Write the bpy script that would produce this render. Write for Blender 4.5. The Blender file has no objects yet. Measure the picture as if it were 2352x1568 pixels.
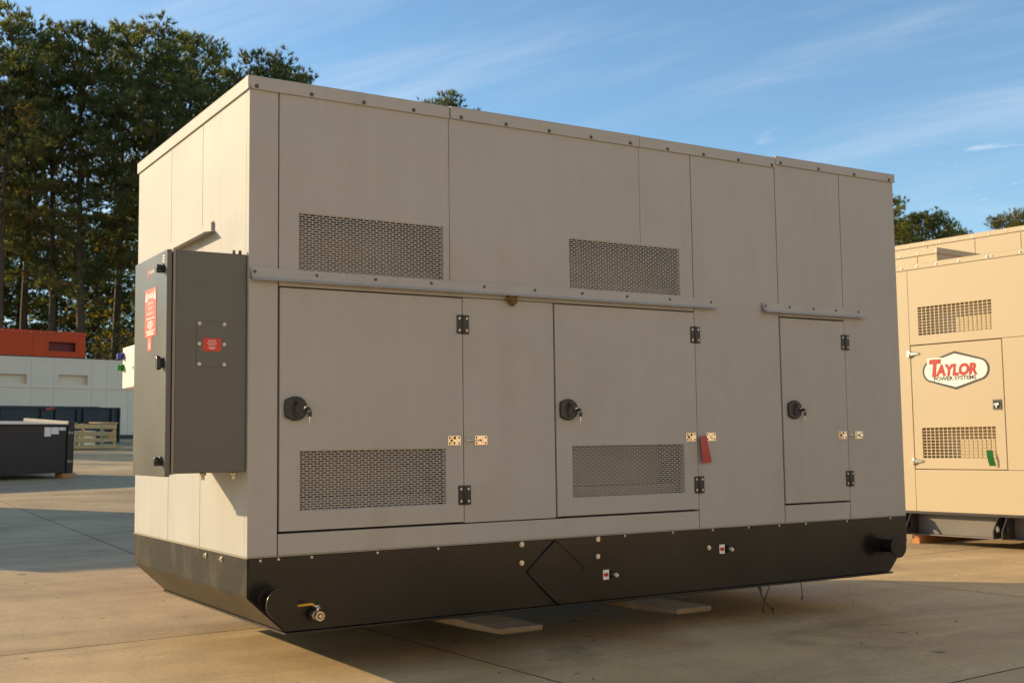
import bpy, bmesh, math, random
from mathutils import Vector, Matrix, Euler
R = math.radians
scene = bpy.context.scene
col = scene.collection

# ------------------------------------------------------------------ camera
cam_d = bpy.data.cameras.new('camera'); cam = bpy.data.objects.new('camera', cam_d); col.objects.link(cam)
cr = Vector((0.84970262, -0.52709479, -0.01328696)); cu = Vector((-0.03375333, -0.07952568, 0.9962612)); cf = Vector((0.52618075, 0.84607727, 0.08536438))
CAM = Vector((-2.0344, -5.8468, 1.2105))
cam.matrix_world = Matrix(((cr.x, cu.x, -cf.x, CAM.x), (cr.y, cu.y, -cf.y, CAM.y), (cr.z, cu.z, -cf.z, CAM.z), (0, 0, 0, 1)))
cam_d.sensor_width = 36; cam_d.lens = 2700.0 / 2352 * 36; cam_d.clip_end = 3000; cam_d.clip_start = .05
cam_d.dof.use_dof = True; cam_d.dof.focus_distance = 7.5; cam_d.dof.aperture_fstop = 5.6
scene.camera = cam

# ------------------------------------------------------------------ sky, sun, exposure
SUN = Vector((-0.17, 0.19, 0.087)).normalized()          # towards the sun
el = math.asin(SUN.z); az = math.atan2(SUN.x, SUN.y)
w = bpy.data.worlds.new('World'); scene.world = w; w.use_nodes = True
nt = w.node_tree; nt.nodes.clear()
def N(tree, kind, **kw):
    n = tree.nodes.new(kind)
    for k, v in kw.items():
        if k == 'ins':
            for a, b in v.items(): n.inputs[a].default_value = b
        else: setattr(n, k, v)
    return n
def ramp(tree, pts, interp='LINEAR'):
    n = tree.nodes.new('ShaderNodeValToRGB'); e = n.color_ramp.elements; n.color_ramp.interpolation = interp
    while len(e) < len(pts): e.new(.5)
    for i, (p, c) in enumerate(pts):
        e[i].position = p; e[i].color = (c, c, c, 1) if not isinstance(c, tuple) else (*c, 1)
    return n
L = nt.links.new
sky = N(nt, 'ShaderNodeTexSky', sky_type='NISHITA', sun_disc=False, sun_elevation=el, sun_rotation=az, altitude=50, air_density=1.0, dust_density=.35, ozone_density=3.0)
tint = N(nt, 'ShaderNodeMix', data_type='RGBA', blend_type='MULTIPLY'); tint.inputs[0].default_value = 1.0
tint.inputs[7].default_value = (.95, 1.06, 1.04, 1)
L(sky.outputs[0], tint.inputs[6])
tc = N(nt, 'ShaderNodeTexCoord')
sep = N(nt, 'ShaderNodeSeparateXYZ'); L(tc.outputs['Generated'], sep.inputs[0])
zc = N(nt, 'ShaderNodeMath', operation='ADD'); zc.inputs[1].default_value = .12; L(sep.outputs[2], zc.inputs[0])
zm = N(nt, 'ShaderNodeMath', operation='MAXIMUM'); zm.inputs[1].default_value = .03; L(zc.outputs[0], zm.inputs[0])
dx = N(nt, 'ShaderNodeMath', operation='DIVIDE'); L(sep.outputs[0], dx.inputs[0]); L(zm.outputs[0], dx.inputs[1])
dy = N(nt, 'ShaderNodeMath', operation='DIVIDE'); L(sep.outputs[1], dy.inputs[0]); L(zm.outputs[0], dy.inputs[1])
cmb = N(nt, 'ShaderNodeCombineXYZ'); L(dx.outputs[0], cmb.inputs[0]); L(dy.outputs[0], cmb.inputs[1])
def cloud(rot, sc, scale, detail, rough, dist, lo, hi, amt, seed):
    mp = N(nt, 'ShaderNodeMapping', vector_type='TEXTURE'); mp.inputs['Rotation'].default_value = (0, 0, R(rot)); mp.inputs['Scale'].default_value = sc; mp.inputs['Location'].default_value = (seed, seed * .7, 0)
    L(cmb.outputs[0], mp.inputs[0])
    nz = N(nt, 'ShaderNodeTexNoise'); nz.inputs['Scale'].default_value = scale; nz.inputs['Detail'].default_value = detail; nz.inputs['Roughness'].default_value = rough; nz.inputs['Distortion'].default_value = dist
    L(mp.outputs[0], nz.inputs[0])
    rp = ramp(nt, [(lo, 0.0), (hi, amt)], 'EASE'); L(nz.outputs[0], rp.inputs[0])
    return rp
c1 = cloud(-68, (3.2, 1, 1), 1.15, 7, .60, .9, .45, .84, .56, 1.3)
c2 = cloud(32, (1.0, 1.9, 1), 9.0, 5, .6, .6, .57, .76, .32, 8.1)
# the small puffs sit only low in the sky
hl = ramp(nt, [(.14, 0.0), (.17, 1.0), (.23, 1.0), (.27, 0.0)]); L(sep.outputs[2], hl.inputs[0])
pm = N(nt, 'ShaderNodeMath', operation='MULTIPLY'); L(c2.outputs[0], pm.inputs[0]); L(hl.outputs[0], pm.inputs[1])
ad = N(nt, 'ShaderNodeMath', operation='MAXIMUM'); L(c1.outputs[0], ad.inputs[0]); L(pm.outputs[0], ad.inputs[1])
mx = N(nt, 'ShaderNodeMix', data_type='RGBA'); L(ad.outputs[0], mx.inputs[0]); L(tint.outputs[2], mx.inputs[6]); mx.inputs[7].default_value = (5.2, 5.3, 5.5, 1)
bg = N(nt, 'ShaderNodeBackground'); bg.inputs[1].default_value = .13; L(mx.outputs[2], bg.inputs[0])
wo = N(nt, 'ShaderNodeOutputWorld'); L(bg.outputs[0], wo.inputs[0])

sd = bpy.data.lights.new('sun', 'SUN'); so = bpy.data.objects.new('sun', sd); col.objects.link(so)
sd.energy = 4.25; sd.angle = R(.6); sd.color = (1.0, .77, .45)
so.rotation_euler = (-SUN).to_track_quat('-Z', 'Y').to_euler(); so.location = SUN * 60
scene.view_settings.view_transform = 'Standard'; scene.view_settings.look = 'None'
scene.view_settings.exposure = .56; scene.view_settings.gamma = 1.0
scene.render.engine = 'CYCLES'
try:
    scene.cycles.max_bounces = 8; scene.cycles.diffuse_bounces = 4; scene.cycles.transparent_max_bounces = 8
except Exception: pass

# ------------------------------------------------------------------ materials
MATS = {}
def mat(name, c, rough=.5, metal=0.0, var=0.0, vscale=3.0, bump=0.0, bscale=60.0, spec=.5, streak=0.0, transl=0.0, rnd=0.0, coat=0.0, dirt=None, wave=0.0):
    m = bpy.data.materials.new(name); m.use_nodes = True; t = m.node_tree; t.nodes.clear(); l = t.links.new
    out = N(t, 'ShaderNodeOutputMaterial'); b = N(t, 'ShaderNodeBsdfPrincipled')
    b.inputs['Base Color'].default_value = (*c, 1); b.inputs['Roughness'].default_value = rough; b.inputs['Metallic'].default_value = metal
    b.inputs['Specular IOR Level'].default_value = spec
    if coat: b.inputs['Coat Weight'].default_value = coat; b.inputs['Coat Roughness'].default_value = .12
    l(b.outputs[0], out.inputs[0])
    tcn = N(t, 'ShaderNodeTexCoord'); co = tcn.outputs['Object']
    cur = None
    def mul(fac_out):
        nonlocal cur
        mm = N(t, 'ShaderNodeMix', data_type='RGBA', blend_type='MULTIPLY'); mm.inputs[0].default_value = 1
        if cur is None: mm.inputs[6].default_value = (*c, 1)
        else: l(cur, mm.inputs[6])
        l(fac_out, mm.inputs[7]); cur = mm.outputs[2]
    if var:
        n1 = N(t, 'ShaderNodeTexNoise', ins={'Scale': vscale, 'Detail': 6.0, 'Roughness': .6}); l(co, n1.inputs[0])
        r1 = ramp(t, [(.25, 1 - var), (.75, 1 + var)]); l(n1.outputs[0], r1.inputs[0]); mul(r1.outputs[0])
        rr = N(t, 'ShaderNodeMapRange'); rr.inputs[3].default_value = rough - .08; rr.inputs[4].default_value = min(1, rough + .12); l(n1.outputs[0], rr.inputs[0]); l(rr.outputs[0], b.inputs['Roughness'])
    if streak:
        mp = N(t, 'ShaderNodeMapping'); mp.inputs['Scale'].default_value = (9, 9, .45); l(co, mp.inputs[0])
        n2 = N(t, 'ShaderNodeTexNoise', ins={'Scale': 1.0, 'Detail': 5.0, 'Roughness': .65}); l(mp.outputs[0], n2.inputs[0])
        r2 = ramp(t, [(.3, 1 - streak), (.62, 1.0)]); l(n2.outputs[0], r2.inputs[0]); mul(r2.outputs[0])
    if dirt:
        n4 = N(t, 'ShaderNodeTexNoise', ins={'Scale': 2.2, 'Detail': 9.0, 'Roughness': .72, 'Distortion': .4}); mp2 = N(t, 'ShaderNodeMapping'); mp2.inputs['Scale'].default_value = (1, 1.6, .8)
        l(co, mp2.inputs[0]); l(mp2.outputs[0], n4.inputs[0]); r4 = ramp(t, [(.5, 0.0), (.66, dirt[1])]); l(n4.outputs[0], r4.inputs[0])
        md = N(t, 'ShaderNodeMix', data_type='RGBA'); l(r4.outputs[0], md.inputs[0])
        if cur is None: md.inputs[6].default_value = (*c, 1)
        else: l(cur, md.inputs[6])
        md.inputs[7].default_value = (*dirt[0], 1); cur = md.outputs[2]
    if rnd:
        oi = N(t, 'ShaderNodeObjectInfo'); rr2 = N(t, 'ShaderNodeMapRange'); rr2.inputs[3].default_value = 1 - rnd; rr2.inputs[4].default_value = 1 + rnd; l(oi.outputs['Random'], rr2.inputs[0]); mul(rr2.outputs[0])
    if cur is not None: l(cur, b.inputs['Base Color'])
    if bump:
        n3 = N(t, 'ShaderNodeTexNoise', ins={'Scale': bscale, 'Detail': 3.0}); l(co, n3.inputs[0])
        bp = N(t, 'ShaderNodeBump'); bp.inputs['Strength'].default_value = bump; bp.inputs['Distance'].default_value = .004; l(n3.outputs[0], bp.inputs['Height']); l(bp.outputs[0], b.inputs['Normal'])
    if wave:
        n5 = N(t, 'ShaderNodeTexNoise', ins={'Scale': 1.6, 'Detail': 1.5}); l(co, n5.inputs[0])
        b5 = N(t, 'ShaderNodeBump'); b5.inputs['Strength'].default_value = .6; b5.inputs['Distance'].default_value = wave; l(n5.outputs[0], b5.inputs['Height']); l(b5.outputs[0], bp.inputs['Normal'])
    if transl:
        tr = N(t, 'ShaderNodeBsdfTranslucent'); tr.inputs[0].default_value = (min(1, c[0] * 2.6), min(1, c[1] * 2.2), c[2] * .9, 1)
        if cur is not None:
            tm = N(t, 'ShaderNodeMix', data_type='RGBA', blend_type='MULTIPLY'); tm.inputs[0].default_value = 1; l(cur, tm.inputs[6]); tm.inputs[7].default_value = (2.6, 2.2, .9, 1); l(tm.outputs[2], tr.inputs[0])
        ms = N(t, 'ShaderNodeMixShader'); ms.inputs[0].default_value = transl; l(b.outputs[0], ms.inputs[1]); l(tr.outputs[0], ms.inputs[2]); l(ms.outputs[0], out.inputs[0])
    MATS[name] = m; return m
mat('cream', (.405, .39, .365), .58, var=.05, vscale=1.3, bump=.10, bscale=260, streak=.05, spec=.25, wave=.05, dirt=((.31, .27, .215), .20))
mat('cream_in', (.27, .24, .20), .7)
mat('gap', (.02, .02, .018), .9)
mat('black_paint', (.011, .009, .007), .22, var=.25, vscale=2, bump=.06, bscale=30, coat=.0)
mat('black_dirty_glint', (.016, .013, .010), .55, var=.2, dirt=((.10, .075, .048), .6), spec=.15)  # dirty black; also carries the painted highlight of one weld bead
mat('tank_slope', (.095, .074, .046), .6, var=.18, vscale=3, dirt=((.14, .11, .07), .6), spec=.15)
mat('cab_grey', (.098, .095, .082), .30, var=.05, vscale=2, bump=.05, bscale=300)
mat('black_plastic', (.013, .014, .016), .38)
mat('bolt_dark', (.13, .12, .11), .45, metal=.7)
mat('bolt_zinc', (.72, .66, .55), .32, metal=1.0)
mat('chrome', (.76, .68, .54), .24, metal=1.0)
mat('yellow_dip', (.75, .42, .02), .45)
mat('red_sticker', (.62, .035, .018), .45)
mat('white_print', (.82, .80, .76), .5)
mat('red_print', (.46, .022, .010), .4)
mat('black_print', (.03, .028, .025), .45)
mat('sign_white', (.85, .80, .70), .35)
mat('red_tag', (.40, .045, .035), .5)
mat('green_tag', (.02, .20, .03), .5)
mat('nest', (.16, .085, .03), .95, var=.35, vscale=90, bump=.8, bscale=120)
mat('white_box', (.68, .64, .56), .45)
mat('blue_knob', (.05, .06, .30), .3); mat('green_knob', (.03, .22, .04), .3)
mat('beige', (.525, .415, .265), .46, spec=.35, var=.025, vscale=1.1, bump=.08, bscale=240)
mat('beige_in', (.60, .46, .27), .6)
mat('skid_dark', (.035, .031, .028), .4, var=.2); mat('skid_grey', (.16, .14, .115), .5, var=.1)
mat('lumber', (.42, .24, .10), .75, var=.2, vscale=14, bump=.3, bscale=60); mat('lumber_red', (.50, .20, .07), .75, var=.15, vscale=20)
mat('crate_wood', (.62, .39, .16), .8, var=.2, vscale=10, rnd=.12)
mat('fork_steel', (.17, .115, .062), .5, metal=.3, var=.35, vscale=9, bump=.4, bscale=40, dirt=((.17, .12, .06), .5))
mat('far_white', (.92, .68, .46), .45, var=.05, vscale=.6)
mat('far_red', (.68, .07, .010), .45, spec=.2, var=.12, vscale=.5)
mat('far_red_in', (.20, .012, .006), .6)
mat('navy_tank', (.018, .020, .026), .38, var=.2)
mat('tank_top', (.42, .38, .33), .5)
mat('strap', (.12, .40, .33), .5); mat('yellow_plastic', (.7, .5, .02), .5)
mat('truck_red', (.42, .035, .02), .4); mat('tyre', (.02, .02, .02), .85); mat('glass_dark', (.03, .035, .04), .08)
mat('wire', (.010, .009, .008), .6)
mat('rubber_seal', (.32, .28, .20), .7)
mat('bark', (.075, .052, .035), .9, var=.35, vscale=4, bump=.6, bscale=12)
mat('needles', (.112, .135, .055), .55, var=.35, vscale=.45, transl=.42, rnd=.22, spec=.3)
mat('needles_dry', (.15, .12, .04), .6, var=.3, vscale=.6, transl=.34, rnd=.2, spec=.3)
mat('leaf_yellow', (.115, .095, .014), .55, var=.5, vscale=.5, transl=.42, rnd=.25)
mat('needles_sunlit', (.15, .155, .045), .55, var=.35, vscale=.45, transl=.42, rnd=.2, spec=.3)  # lighter needles: sunlight on the right-hand pines put into the colour
mat('leaf_dark', (.030, .040, .016), .6, var=.35, vscale=.5, transl=.25, rnd=.2)
mat('litter', (.07, .045, .022), .85, rnd=.3)

def concrete():
    m = bpy.data.materials.new('concrete'); m.use_nodes = True; t = m.node_tree; t.nodes.clear(); l = t.links.new
    out = N(t, 'ShaderNodeOutputMaterial'); b = N(t, 'ShaderNodeBsdfPrincipled'); l(b.outputs[0], out.inputs[0])
    g = N(t, 'ShaderNodeNewGeometry'); pos = g.outputs['Position']
    def noise(scale, detail, rough, sc=(1, 1, 1), dist=0.0, rot=0):
        mp = N(t, 'ShaderNodeMapping'); mp.inputs['Scale'].default_value = sc; mp.inputs['Rotation'].default_value = (0, 0, R(rot)); l(pos, mp.inputs[0])
        n = N(t, 'ShaderNodeTexNoise', ins={'Scale': scale, 'Detail': detail, 'Roughness': rough, 'Distortion': dist}); l(mp.outputs[0], n.inputs[0]); return n.outputs[0]
    def mixc(a, fac, colr, mode='MIX'):
        mm = N(t, 'ShaderNodeMix', data_type='RGBA', blend_type=mode); l(fac, mm.inputs[0]); l(a, mm.inputs[6]); mm.inputs[7].default_value = (*colr, 1); return mm.outputs[2]
    r0 = ramp(t, [(.28, (.39, .27, .135)), (.5, (.53, .375, .19)), (.74, (.64, .465, .25))]); l(noise(.55, 8, .62, dist=.6), r0.inputs[0]); c = r0.outputs[0]
    r1 = ramp(t, [(.46, 0.0), (.70, .55)]); l(noise(1.0, 7, .6, sc=(.35, 1.5, 1), dist=1.2, rot=18), r1.inputs[0]); c = mixc(c, r1.outputs[0], (.27, .19, .098))
    r1b = ramp(t, [(.56, 0.0), (.72, .5)]); l(noise(1.6, 7, .62, sc=(.3, 1.3, 1), dist=.8, rot=-14), r1b.inputs[0]); c = mixc(c, r1b.outputs[0], (.70, .535, .32))
    r2 = ramp(t, [(.60, 0.0), (.72, .6)]); l(noise(.8, 7, .62, dist=.6), r2.inputs[0]); c = mixc(c, r2.outputs[0], (.18, .13, .07))
    r3 = ramp(t, [(.3, .74), (.7, 1.22)]); l(noise(30, 8, .8), r3.inputs[0])
    mm = N(t, 'ShaderNodeMix', data_type='RGBA', blend_type='MULTIPLY'); mm.inputs[0].default_value = 1; l(c, mm.inputs[6]); l(r3.outputs[0], mm.inputs[7]); c = mm.outputs[2]
    wv = N(t, 'ShaderNodeTexWave', wave_type='RINGS', rings_direction='Z'); wv.inputs['Scale'].default_value = .9; wv.inputs['Distortion'].default_value = 6.0; wv.inputs['Detail'].default_value = 4.0; wv.inputs['Detail Scale'].default_value = 1.4
    mw = N(t, 'ShaderNodeMapping'); mw.inputs['Location'].default_value = (5.5, -3.0, 0); l(pos, mw.inputs[0]); l(mw.outputs[0], wv.inputs[0])
    r5 = ramp(t, [(.0, .96), (1.0, 1.02)]); l(wv.outputs[0], r5.inputs[0])
    m5 = N(t, 'ShaderNodeMix', data_type='RGBA', blend_type='MULTIPLY'); m5.inputs[0].default_value = 1; l(c, m5.inputs[6]); l(r5.outputs[0], m5.inputs[7]); c = m5.outputs[2]
    r4 = ramp(t, [(.715, 0.0), (.75, .7)]); l(noise(5.5, 2, .5), r4.inputs[0]); c = mixc(c, r4.outputs[0], (.05, .042, .032))
    oi = N(t, 'ShaderNodeObjectInfo'); mr = N(t, 'ShaderNodeMapRange'); mr.inputs[3].default_value = .90; mr.inputs[4].default_value = 1.08; l(oi.outputs['Random'], mr.inputs[0])
    m2 = N(t, 'ShaderNodeMix', data_type='RGBA', blend_type='MULTIPLY'); m2.inputs[0].default_value = 1; l(c, m2.inputs[6]); l(mr.outputs[0], m2.inputs[7]); l(m2.outputs[2], b.inputs['Base Color'])
    rr = N(t, 'ShaderNodeMapRange'); rr.inputs[3].default_value = .50; rr.inputs[4].default_value = .82; l(noise(1.3, 5, .6), rr.inputs[0]); l(rr.outputs[0], b.inputs['Roughness'])
    bp = N(t, 'ShaderNodeBump'); bp.inputs['Strength'].default_value = .35; bp.inputs['Distance'].default_value = .006; l(noise(55, 6, .7), bp.inputs['Height']); l(bp.outputs[0], b.inputs['Normal'])
    MATS['concrete'] = m
concrete()
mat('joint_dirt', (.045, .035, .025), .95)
mat('soil', (.075, .058, .040), .95, var=.3, vscale=.4, bump=.5, bscale=8)

# ------------------------------------------------------------------ mesh helpers
class MB:
    def __init__(s): s.v = []; s.f = []; s.mi = []; s.m = 0; s.sm = []; s.smooth = False
    def add(s, verts, faces):
        o = len(s.v); s.v += [tuple(p) for p in verts]
        for f in faces: s.f.append(tuple(i + o for i in f)); s.mi.append(s.m); s.sm.append(s.smooth)
        return s
    def box(s, x0, x1, y0, y1, z0, z1):
        return s.add([(x0, y0, z0), (x1, y0, z0), (x1, y1, z0), (x0, y1, z0), (x0, y0, z1), (x1, y0, z1), (x1, y1, z1), (x0, y1, z1)],
                     [(0, 3, 2, 1), (4, 5, 6, 7), (0, 1, 5, 4), (1, 2, 6, 5), (2, 3, 7, 6), (3, 0, 4, 7)])
    def prism(s, poly, axis, a, b):
        n = len(poly)
        def P(p, h): return (p[0], h, p[1]) if axis == 'y' else ((h, p[0], p[1]) if axis == 'x' else (p[0], p[1], h))
        vs = [P(p, a) for p in poly] + [P(p, b) for p in poly]
        fs = [tuple(range(n)), tuple(range(2 * n - 1, n - 1, -1))] + [(i, n + i, n + (i + 1) % n, (i + 1) % n) for i in range(n)]
        return s.add(vs, fs)
    def cyl(s, c, axis, r, h, n=16, r2=None):
        r2 = r if r2 is None else r2; ax = Vector(axis).normalized(); t = ax.orthogonal().normalized(); u = ax.cross(t); c = Vector(c)
        vs = []
        for k, rr in ((0, r), (h, r2)):
            for i in range(n):
                a = 2 * math.pi * i / n; vs.append(c + ax * k + t * (rr * math.cos(a)) + u * (rr * math.sin(a)))
        sm = s.smooth
        s.add(vs, [tuple(range(n - 1, -1, -1)), tuple(range(n, 2 * n))]); s.smooth = True
        o = len(s.v) - 2 * n
        for i in range(n): s.f.append((o + i, o + (i + 1) % n, o + n + (i + 1) % n, o + n + i)); s.mi.append(s.m); s.sm.append(True)
        s.smooth = sm; return s
    def tube(s, pts, r, n=6, r2=None):
        pts = [Vector(p) for p in pts]; m = len(pts); rings = []; up = None
        for i, p in enumerate(pts):
            d = (pts[min(i + 1, m - 1)] - pts[max(i - 1, 0)]).normalized()
            t = d.orthogonal().normalized() if up is None else (up - d * up.dot(d)).normalized()
            up = t; u = d.cross(t); rr = r if r2 is None else r + (r2 - r) * i / (m - 1)
            rings.append([p + t * (rr * math.cos(2 * math.pi * k / n)) + u * (rr * math.sin(2 * math.pi * k / n)) for k in range(n)])
        vs = [q for ring in rings for q in ring]; fs = []
        for i in range(m - 1):
            for k in range(n): fs.append((i * n + k, i * n + (k + 1) % n, (i + 1) * n + (k + 1) % n, (i + 1) * n + k))
        fs += [tuple(range(n - 1, -1, -1)), tuple((m - 1) * n + k for k in range(n))]
        sm = s.smooth; s.smooth = True; s.add(vs, fs); s.smooth = sm; return s
    def dome(s, c, axis, r, h, n=10):
        ax = Vector(axis).normalized(); t = ax.orthogonal().normalized(); u = ax.cross(t); c = Vector(c); vs = []
        K = 3
        for k in range(K):
            a = k / K * math.pi / 2; rr = r * math.cos(a); hh = h * math.sin(a)
            vs += [c + ax * hh + t * (rr * math.cos(2 * math.pi * i / n)) + u * (rr * math.sin(2 * math.pi * i / n)) for i in range(n)]
        vs.append(c + ax * h); fs = []
        for k in range(K - 1):
            for i in range(n): fs.append((k * n + i, k * n + (i + 1) % n, (k + 1) * n + (i + 1) % n, (k + 1) * n + i))
        for i in range(n): fs.append(((K - 1) * n + i, (K - 1) * n + (i + 1) % n, K * n))
        sm = s.smooth; s.smooth = True; s.add(vs, fs); s.smooth = sm; return s
    def plate(s, x0, x1, z0, z1, y0, y1, holes=()):
        """wall plate in XZ from y0 (front) to y1 (back) with rectangular holes"""
        xs = sorted({x0, x1, *[h for H in holes for h in (max(x0, H[0]), min(x1, H[1])) if x0 <= h <= x1]}); zs = sorted({z0, z1, *[h for H in holes for h in (max(z0, H[2]), min(z1, H[3])) if z0 <= h <= z1]})
        idx = {}
        vs = []
        for j, z in enumerate(zs):
            for i, x in enumerate(xs): idx[i, j] = len(vs); vs.append((x, y0, z))
        nb = len(vs); vs += [(v[0], y1, v[2]) for v in vs]; fs = []; edges = {}
        for j in range(len(zs) - 1):
            for i in range(len(xs) - 1):
                cx = (xs[i] + xs[i + 1]) / 2; cz = (zs[j] + zs[j + 1]) / 2
                if any(H[0] < cx < H[1] and H[2] < cz < H[3] for H in holes): continue
                q = (idx[i, j], idx[i + 1, j], idx[i + 1, j + 1], idx[i, j + 1]); fs.append(q); fs.append(tuple(k + nb for k in reversed(q)))
                for k in range(4):
                    e = (q[k], q[(k + 1) % 4])
                    if (e[1], e[0]) in edges: del edges[(e[1], e[0])]
                    else: edges[e] = 1
        for (a, b) in edges: fs.append((b, a, a + nb, b + nb))
        return s.add(vs, fs)
    def mesh(s, name, mats):
        me = bpy.data.meshes.new(name); me.from_pydata(s.v, [], s.f)
        for m in (mats if isinstance(mats, (list, tuple)) else [mats]): me.materials.append(MATS[m])
        me.polygons.foreach_set('material_index', s.mi); me.polygons.foreach_set('use_smooth', s.sm); me.update()
        return me
    def build(s, name, mats, parent=None, bevel=0, loc=(0, 0, 0)):
        return put(s.mesh(name, mats), name, parent, bevel, loc)
def put(me, name, parent=None, bevel=0, loc=(0, 0, 0)):
    o = bpy.data.objects.new(name, me); col.objects.link(o); o.parent = parent; o.location = loc
    if bevel:
        b = o.modifiers.new('bevel', 'BEVEL'); b.width = bevel; b.segments = 2; b.limit_method = 'ANGLE'; b.angle_limit = R(40)
    return o
def tag(o, label=None, cat=None, group=None, kind=None):
    if label: o['label'] = label
    if cat: o['category'] = cat
    if group: o['group'] = group
    if kind: o['kind'] = kind
    return o
def empty(name, loc=(0, 0, 0), rz=0, rx=0):
    o = bpy.data.objects.new(name, None); col.objects.link(o); o.location = loc; o.rotation_euler = (rx, 0, rz); o.empty_display_size = .2; return o
def copy_tree(o, parent=None):
    c = o.copy(); col.objects.link(c); c.parent = parent
    for ch in list(o.children): copy_tree(ch, c)
    return c
_tc = {}
def text_geo(s, size, shear=0, bold=0, spacing=1.0):
    """flat letters as (verts, faces) in XY, left baseline at the origin; width returned"""
    key = (s, size, shear, bold, spacing)
    if key in _tc: return _tc[key]
    cu_ = bpy.data.curves.new('t', 'FONT'); cu_.body = s; cu_.size = size; cu_.shear = shear; cu_.offset = bold; cu_.space_character = spacing; cu_.resolution_u = 4
    o = bpy.data.objects.new('t', cu_); col.objects.link(o); dg = bpy.context.evaluated_depsgraph_get(); dg.update()
    me = bpy.data.meshes.new_from_object(o.evaluated_get(dg)); vs = [tuple(v.co) for v in me.vertices]; fs = [tuple(p.vertices) for p in me.polygons]
    bpy.data.objects.remove(o); bpy.data.curves.remove(cu_); bpy.data.meshes.remove(me)
    x0 = min(v[0] for v in vs); x1 = max(v[0] for v in vs); vs = [(v[0] - x0, v[1], 0) for v in vs]
    _tc[key] = (vs, fs, x1 - x0); return _tc[key]
def put_text(mb, s, size, fn, x, z, width=None, shear=0, bold=0, align='c', spacing=1.0):
    vs, fs, wd = text_geo(s, size, shear, bold, spacing); k = 1 if width is None else width / wd; wd *= k
    ox = x - wd / 2 if align == 'c' else x
    mb.add([fn(ox + v[0] * k, z + v[1]) for v in vs], fs)
def fy(y):
    P = ((2.5, 0), (6, .07), (19.4, .61), (35.4, 1.16), (42.5, 1.40), (50.6, 1.61), (75, 2.2), (120, 2.8))
    if y <= P[0][0]: return 0.0
    for (a, za), (b, zb) in zip(P, P[1:]):
        if y <= b: return za + (zb - za) * (y - a) / (b - a)
    return P[-1][1]

# ------------------------------------------------------------------ ground and slabs
ys = [-600, -120, -40, -20] + [-10 + 2 * i for i in range(46)] + [90, 105, 120, 300, 1200]
xs = [-1200, -400, -120, -60, -30, 0, 30, 60, 120, 400, 1200]
g = MB(); g.add([(x, y, fy(y) - .022) for y in ys for x in xs], [(j * len(xs) + i, j * len(xs) + i + 1, (j + 1) * len(xs) + i + 1, (j + 1) * len(xs) + i) for j in range(len(ys) - 1) for i in range(len(xs) - 1)])
ground = g.build('ground', 'soil'); tag(ground, 'bare soil under and around the concrete yard', 'ground', kind='structure')
yard = empty('pavement', (0, 0, 0)); tag(yard, 'concrete slab pavement of the storage yard', 'pavement', kind='structure')
xl = [1.33 + 4.63 * i for i in range(-8, 11)]; yl = [-28.4, -21.8, -15.2, -8.6, -2.15, 1.80, 8.30, 14.9, 21.5, 28.1, 34.7, 41.3, 47.9, 54.5, 61.1]
sa, sb = .07, -.028
def cross(x0, y0):  # y = y0 + sa x ; x = x0 + sb y
    y = (y0 + sa * x0) / (1 - sa * sb); return x0 + sb * y, y
for i in range(len(xl) - 1):
    for j in range(len(yl) - 1):
        q = .0065
        c = [cross(xl[i] + q, yl[j] + q), cross(xl[i + 1] - q, yl[j] + q), cross(xl[i + 1] - q, yl[j + 1] - q), cross(xl[i] + q, yl[j + 1] - q)]
        if c[0][0] > 34 or c[1][0] < -34: continue
        K = 4; vs = []
        for k in range(K + 1):
            t = k / K
            for a, b in ((c[0], c[3]), (c[1], c[2])):
                x = a[0] + (b[0] - a[0]) * t; y = a[1] + (b[1] - a[1]) * t; vs.append((x, y, fy(y)))
        n = len(vs); vs += [(v[0], v[1], v[2] - .02) for v in vs]; fs = [(2 * k, 2 * k + 1, 2 * k + 3, 2 * k + 2) for k in range(K)]
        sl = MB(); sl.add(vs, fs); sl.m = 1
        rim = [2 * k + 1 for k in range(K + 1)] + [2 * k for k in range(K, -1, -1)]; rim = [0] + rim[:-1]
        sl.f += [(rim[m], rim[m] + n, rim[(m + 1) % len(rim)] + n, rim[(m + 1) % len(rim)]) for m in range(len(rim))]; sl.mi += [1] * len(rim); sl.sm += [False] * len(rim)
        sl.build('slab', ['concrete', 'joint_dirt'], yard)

# ------------------------------------------------------------------ shared small parts
def bolt_mesh(name, r, h, m):
    b = MB(); b.cyl((0, 0, 0), (0, -1, 0), r * 1.25, .002, 12); b.dome((0, -.002, 0), (0, -1, 0), r, h); return b.mesh(name, m)
BOLT = bolt_mesh('bolt', .0095, .008, 'bolt_dark'); SMALLBOLT = bolt_mesh('small_bolt', .0058, .004, 'bolt_zinc')
def _wash():
    b = MB(); b.cyl((0, 0, 0), (0, -1, 0), .0150, .004, 20); b.cyl((0, -.004, 0), (0, -1, 0), .0080, .009, 6); return b.mesh('washer_bolt', 'bolt_zinc')
WASH = _wash()
def slots(mb, x0, x1, z0, z1, y0, y1, rows, colw, gapx, gapz):
    """perforated sheet: brick-bond slots, bars and bridges as boxes"""
    ph = (z1 - z0 + gapz) / rows; zb = z0
    mb.box(x0 - .012, x1 + .012, y0, y1, z1, z1 + .012); mb.box(x0 - .012, x1 + .012, y0, y1, z0 - .012, z0); mb.box(x0 - .012, x0, y0, y1, z0, z1); mb.box(x1, x1 + .012, y0, y1, z0, z1)
    p = colw + gapx
    for r in range(rows):
        a = z0 + r * ph; b = a + ph - gapz
        if r < rows - 1: mb.box(x0, x1, y0, y1, b, b + gapz)
        x = x0 + (colw if r % 2 else colw * .45)
        while x < x1 - .008:
            mb.box(x, min(x + gapx, x1), y0 + .0003, y1 - .0003, a, b); x += p
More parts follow.
